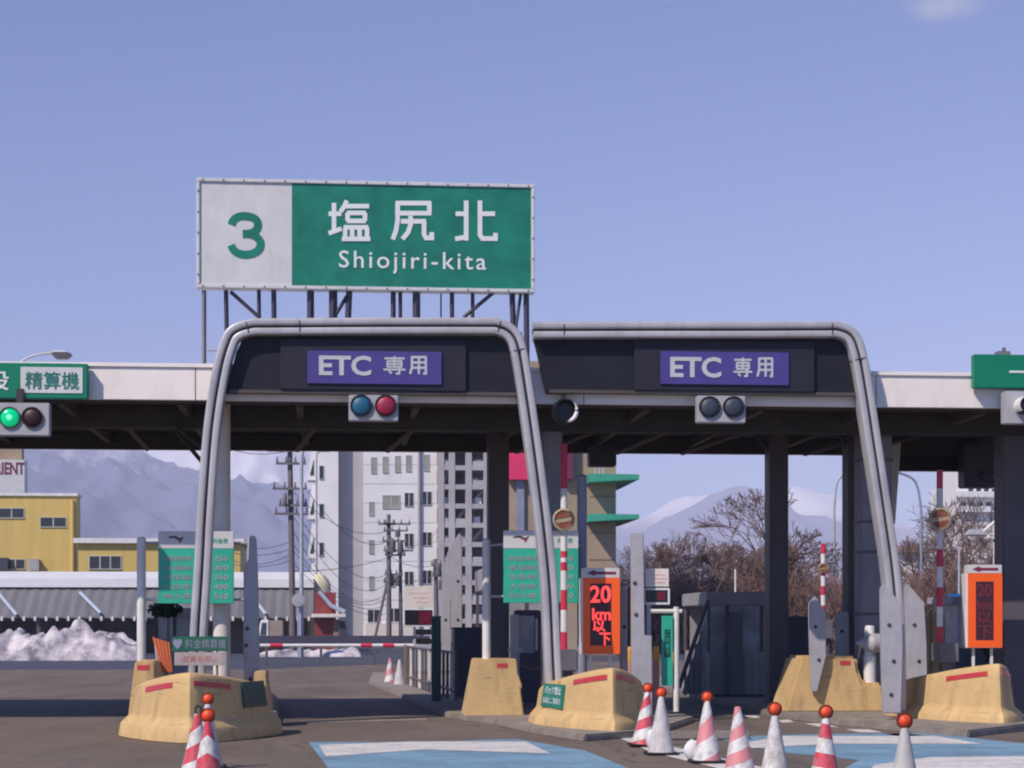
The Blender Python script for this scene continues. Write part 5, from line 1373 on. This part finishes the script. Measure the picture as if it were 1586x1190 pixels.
box(tr, 'load_box', M['cargo'], x1 + .03, xb, Y - .72, Y + .72, .5, 1.72, bevel=.02)
for xx in (x0 + .3, xb - .35):
    for yy in (Y - .72, Y + .60):
        P(tr, 'wheel', M['rubber'], lambda b: b.lathe([(.2, 0), (.27, -.02), (.27, -.12), (.2, -.14)], (xx, yy, .27), 16, 'y'), smooth=40)

# ================================================================== RIGHT SIDE BACKGROUND
Y = 230.0
ha = thing('distant_block', (at(1515, 1000, Y).x, Y + 5, 0), 'pale apartment house with balcony bands above the bare trees at the far right', 'apartment block')
x0, x1, z0, z1 = rect(1480, 1600, 750, 800, Y); box(ha, 'wall', M['apt'], x0, x1, Y, Y + 10, 0, z1)
x0b, x1b, z0b, z1b = rect(1480, 1512, 732, 750, Y); box(ha, 'stair_head', M['apt'], x0b, x1b, Y + .3, Y + 6, z1 + .003, z1b + 1)
for i in range(7): window(ha, 1500 + i * 12, 1507 + i * 12, 757, 766, Y, mull=0); window(ha, 1488 + i * 13, 1496 + i * 13, 778, 788, Y, mull=0)
b = MB()
for py in (770, 793): z = at(1500, py, Y - .8).z; b.box(x0, x1, Y - .8, Y - .01, z, z + .7)
b.build('balcony', M['roofwhite'], ha)
def house(px0, px1, py_e, py_r, Y, wall, roof, label):
    x0, x1, _, ze = rect(px0, px1, 1000, py_e, Y); zr = at(px0, py_r, Y).z
    t = thing('house', ((x0 + x1) / 2, Y + 4, 0), label, 'house', 'low houses behind the bare trees')
    box(t, 'wall', M[wall], x0, x1, Y, Y + 8, 0, ze)
    MB().add([(x0 - .4, Y - .5, ze + .002), (x1 + .4, Y - .5, ze + .002), (x1 + .4, Y + 8.5, ze + .002), (x0 - .4, Y + 8.5, ze + .002), (x0 - .4, Y + 4, zr), (x1 + .4, Y + 4, zr)],
             [(0, 1, 5, 4), (2, 3, 4, 5), (0, 4, 3), (1, 2, 5), (0, 3, 2, 1)]).build('roof', M[roof], t)
    w_ = (px1 - px0)
    window(t, px0 + w_ * .15, px0 + w_ * .38, py_e + 6, py_e + 16, Y); window(t, px0 + w_ * .6, px0 + w_ * .82, py_e + 6, py_e + 16, Y)
house(1394, 1440, 856, 842, 150, 'apt', 'brownwall', 'white house with a brown roof seen beside the right arch leg')
house(1212, 1266, 915, 902, 140, 'brownwall', 'roofwhite', 'low brown house with a snowy roof left of the pointed grey plate')
house(1440, 1545, 886, 868, 165, 'brownwall', 'recess', 'dark house low behind the second striped boom')
house(1010, 1080, 905, 890, 170, 'tan', 'brownwall', 'tan house half hidden by bare trees near the banner')
# parked white van far away
Y = 110
c = at(1234, 932, Y)
vn = thing('parked_van', (c.x, Y, 0), 'far white van parked left of the pointed grey plate', 'van')
P(vn, 'body', M['white'], lambda b: (b.box(c.x - 1.2, c.x + 1.2, Y - .8, Y + .8, 1.6, 2.3), b.frustum((c.x - 1.15, c.x + 1.15, Y - .8, Y + .8), (c.x - .95, c.x + 1.1, Y - .7, Y + .7), 2.301, 3.0)), bevel=.08)
P(vn, 'side_window', M['glassb'], lambda b: b.box(c.x - .8, c.x + .9, Y - .79, Y - .70, 2.38, 2.85))
for xx in (c.x - .75, c.x + .75): P(vn, 'wheel', M['rubber'], lambda b: b.lathe([(.22, 0), (.3, -.02), (.3, -.16), (.2, -.18)], (xx, Y - .82, 1.55), 14, 'y'), smooth=40)
tag(box(None, 'raised_lot', M['kerb'], at(1190, 930, Y).x, at(1300, 930, Y).x, Y - 3, Y + 20, 0, 1.25), kind='structure')
# blue direction sign
Y = 48
x0, x1, z0, z1 = rect(1469, 1520, 920, 944, Y)
t = thing('direction_sign', ((x0 + x1) / 2, Y, 0), 'small blue sign with a white arrow left of the unlit orange sign', 'sign')
bd = box(t, 'board', M['bluesign'], x0, x1, Y, Y + .04, z0, z1, bevel=.006)
text_px('lettering', '↰ P', 1472, 1497, 925, 939, Y, M['letters'], bd, .02, .004)
P(t, 'post', M['steel'], lambda b: b.lathe([(.03, 0), (.03, z1 + 1.2)], (at(1487, 900, Y).x, Y + .08, 0), 8))
Y = 34.5
x0, x1, z0, z1 = rect(1440, 1462, 948, 1030, Y)
tag(box(None, 'yellow_guard', M['yellow'], x0, x1 + .04, Y, Y + .3, .13, z1, bevel=.05, loc=((x0 + x1) / 2, Y, .13)), 'dull yellow guard block behind the grey drive box of the far right boom', 'barrier')
x0, x1, z0, z1 = rect(1480, 1545, 955, 1060, 37)
t = thing('toll_booth', ((x0 + x1) / 2, 37.6, .13), 'dark blue booth behind the unlit orange sign', 'toll booth')
box(t, 'lower_wall', M['navy'], x0, x1, 37, 38.5, .13, 1.05); box(t, 'window', M['boothglass'], x0 + .05, x1 - .05, 37.03, 38.47, 1.051, 1.9); box(t, 'roof', M['booth'], x0 - .08, x1 + .08, 36.9, 38.6, 1.901, 2.05, bevel=.02)
# evergreen shrub
def leaf_bush(px, py, Y, rx, rz, label, n=500, seed=1):
    c = at(px, py, Y); rn = random.Random(seed); ry_ = rx
    t = thing('leafy_shrub', (c.x, Y, .14), label, 'shrub', 'small evergreen shrubs on the islands')
    b = MB()
    for _ in range(n):
        v = Vector((rn.gauss(0, 1), rn.gauss(0, 1), rn.gauss(0, 1))).normalized() * (rn.random() ** .4)
        p = Vector((c.x + v.x * rx, Y + v.y * rx, c.z + v.z * rz)); a = Vector((rn.gauss(0, 1), rn.gauss(0, 1), rn.gauss(0, 1))).normalized() * .06; e = a.cross(Vector((rn.random(), rn.random(), 1))).normalized() * .03
        b.add([p - a, p + e, p + a, p - e], [(0, 1, 2, 3)])
    b.build('foliage', M['foliage'], t)
    for k in range(5):
        a_ = 1.26 * k; e_ = (c.x + .6 * rx * math.cos(a_), Y + .6 * ry_ * math.sin(a_), c.z); P(t, 'stem', M['bark'], lambda q: q.tube([(c.x + .5 * (e_[0] - c.x), Y + .1 * math.sin(a_), .13), e_], .008, 5))
leaf_bush(256, 945, 35, .32, .13, 'dark green shrub under the left fee board', seed=3)
leaf_bush(1545, 1012, 34, .25, .25, 'small green shrub under the unlit orange sign', seed=5)

# ================================================================== BARE TREES
def tree_meshes(seed, h=9.0, depth=8, most=9000):
    rn = random.Random(seed); tk = MB(); tw = MB(); cnt = [0]
    def br(p, d, ln_, r, lev):
        if cnt[0] > most: return
        cnt[0] += 1
        n = 3 if lev < 3 else 2; pts = [p]; q = p
        for i in range(n):
            d = (d + Vector((rn.gauss(0, .13), rn.gauss(0, .13), rn.gauss(.03, .10)))).normalized(); q = q + d * ln_ / n; pts.append(q)
        (tk if lev < 3 else tw).tube(pts, [max(.012, r * (1 - .4 * i / n)) for i in range(n + 1)], 6 if lev < 3 else 3, caps=False)
        if lev >= depth: return
        k = rn.choice((2, 3, 3)) if lev < 5 else rn.choice((2, 2, 3))
        for _ in range(k):
            ax = Vector((rn.gauss(0, 1), rn.gauss(0, 1), rn.gauss(0, .5))).normalized()
            nd = (d + ax * rn.uniform(.45, .95) * (1.15 if lev < 2 else .9)).normalized()
            if nd.z < -.1: nd.z *= .3; nd.normalize()
            br(q if rn.random() < .6 else pts[-2].lerp(q, rn.random()), nd, ln_ * rn.uniform(.62, .86), r * rn.uniform(.5, .66), lev + 1)
    br(Vector((0, 0, 0)), Vector((rn.gauss(0, .06), rn.gauss(0, .06), 1)).normalized(), h * .24, h * .02, 0)
    zs_ = sorted(v[2] for v in tw.v); k = h / zs_[int(len(zs_) * .985)]
    for b in (tk, tw): b.v = [(v[0] * k, v[1] * k, v[2] * k) for v in b.v]
    # twigs no thinner than the bark shows
    return tk, tw
protos = []
spots = [(1002, 842, 112, 'bare tree at the left end of the wood, nearest the tan tower'), (1050, 826, 118, 'wide bare tree behind the message display'),
         (1146, 768, 112, 'tallest bare tree with a dark rounded crown under the snowy peak'), (1098, 846, 108, 'bare tree left of the tallest one'),
         (1182, 842, 112, 'bare tree partly hidden by the dark column'), (1242, 846, 118, 'bare tree right of the dark column'),
         (1292, 858, 122, 'bare tree behind the small far boom'), (972, 872, 128, 'small bare tree touching the edge of the tan tower'),
         (1512, 770, 112, 'tall bare tree in front of the distant pale house at right'), (1462, 800, 120, 'bare tree behind the round disc of the right boom'),
         (1552, 786, 126, 'bare tree beside the dark column at the right edge'), (1425, 838, 132, 'small bare tree behind the dark curved lamp post')]
spots += [(1022, 852, 132, 'bare tree just left of the tan house roof'), (1078, 852, 136, 'low bare tree between the wide tree and its right neighbour'),
          (1165, 850, 134, 'bare tree close behind the tallest one'), (1218, 856, 130, 'bare tree above the brown house with the snowy roof'), (1480, 812, 134, 'bare tree behind the white blocks of the distant pale house')]
for i, (px, py, Y, lb) in enumerate(spots):
    g = at(px, HY, Y); h = at(px, py, Y).z
    t = thing('bare_tree', (g.x, Y, 0), lb, 'tree', 'bare winter trees')
    if i < 3:
        tk, tw = tree_meshes(21 + i * 7, 9.0, (8, 7, 8)[i], (9000, 3200, 6500)[i])
        o1 = tk.build('trunk', M['bark'], None, smooth=60); o2 = tw.build('crown', M['twig'], None)
        protos.append((o1, o2)); o1.parent = t; o2.parent = t
    else:
        o1, o2 = protos[0 if px < 1350 else 1 + i % 2]
        for o in (o1, o2): c = o.copy(); COL.objects.link(c); c.parent = t
    t.scale = (h / 9 * (1.15 if px < 1350 else 1.0), h / 9, h / 9); t.rotation_euler = (0, 0, i * 1.9 + (2.4 if i == 2 else 0))
# shrubby undergrowth: many thin stems with side twigs
def brush_mesh(seed, n=190):
    rn = random.Random(seed); b = MB()
    for _ in range(n):
        p = Vector((rn.gauss(0, 1.0), rn.gauss(0, .7), 0)); d = Vector((rn.gauss(0, .28), rn.gauss(0, .28), 1)).normalized(); h = rn.uniform(2.2, 4.6)
        q = p + d * h * .5; e = q + (d + Vector((rn.gauss(0, .2), rn.gauss(0, .2), 0))) * h * .5
        b.tube([p, q, e], [.035, .024, .008], 3, caps=False)
        for k in range(7):
            s_ = (q.lerp(e, rn.random()) if rn.random() < .6 else p.lerp(q, .4 + .6 * rn.random())); v = Vector((rn.gauss(0, .6), rn.gauss(0, .6), rn.uniform(.2, 1))).normalized() * rn.uniform(.5, 1.3)
            b.tube([s_, s_ + v], [.018, .006], 3, caps=False)
    return b
bp = [brush_mesh(50 + i).build('bare_shrub', mat('shrub_twig_%s' % 'abc'[i], ((.23, .14, .125), (.28, .175, .155), (.19, .12, .108))[i], 1.0, .2, .8, spec=.05), None) for i in range(3)]
rnd = random.Random(3); i = 0
for row, (Y, lo, hi) in enumerate(((104, 965, 1345), (112, 965, 1345), (120, 970, 1345), (106, 1432, 1560), (114, 1420, 1560))):
    px = lo + row * 5
    while px < hi:
        o = bp[i % 3] if i < 3 else bp[i % 3].copy()
        if i >= 3: COL.objects.link(o)
        g = at(px + rnd.uniform(-6, 6), HY, Y + rnd.uniform(-2, 2)); o.location = (g.x, g.y, 0); o.rotation_euler = (0, 0, rnd.uniform(0, 6)); s_ = rnd.uniform(.6, 1.1); o.scale = (s_ * 1.3, s_ * 1.3, s_ * (.95 if px < 1350 else 1.15))
        tag(o, 'bare brown shrub in the thicket under the winter trees', 'shrub', 'bare shrubs'); px += 22; i += 1

# ================================================================== HAZE
hm = bpy.data.materials.new('haze'); hm.use_nodes = True; n = hm.node_tree.nodes; l = hm.node_tree.links
n.remove(n['Principled BSDF']); v = n.new('ShaderNodeVolumePrincipled'); v.inputs['Color'].default_value = (.82, .84, 1.0, 1); v.inputs['Density'].default_value = 1.75e-4
v.inputs['Anisotropy'].default_value = -0.35
l.new(v.outputs[0], n['Material Output'].inputs['Volume'])
hz = MB().box(-XW - 50, XW + 50, Y0 - 20, Y1 + 50, -6.5, 960).build('haze', hm); hz['kind'] = 'stuff'
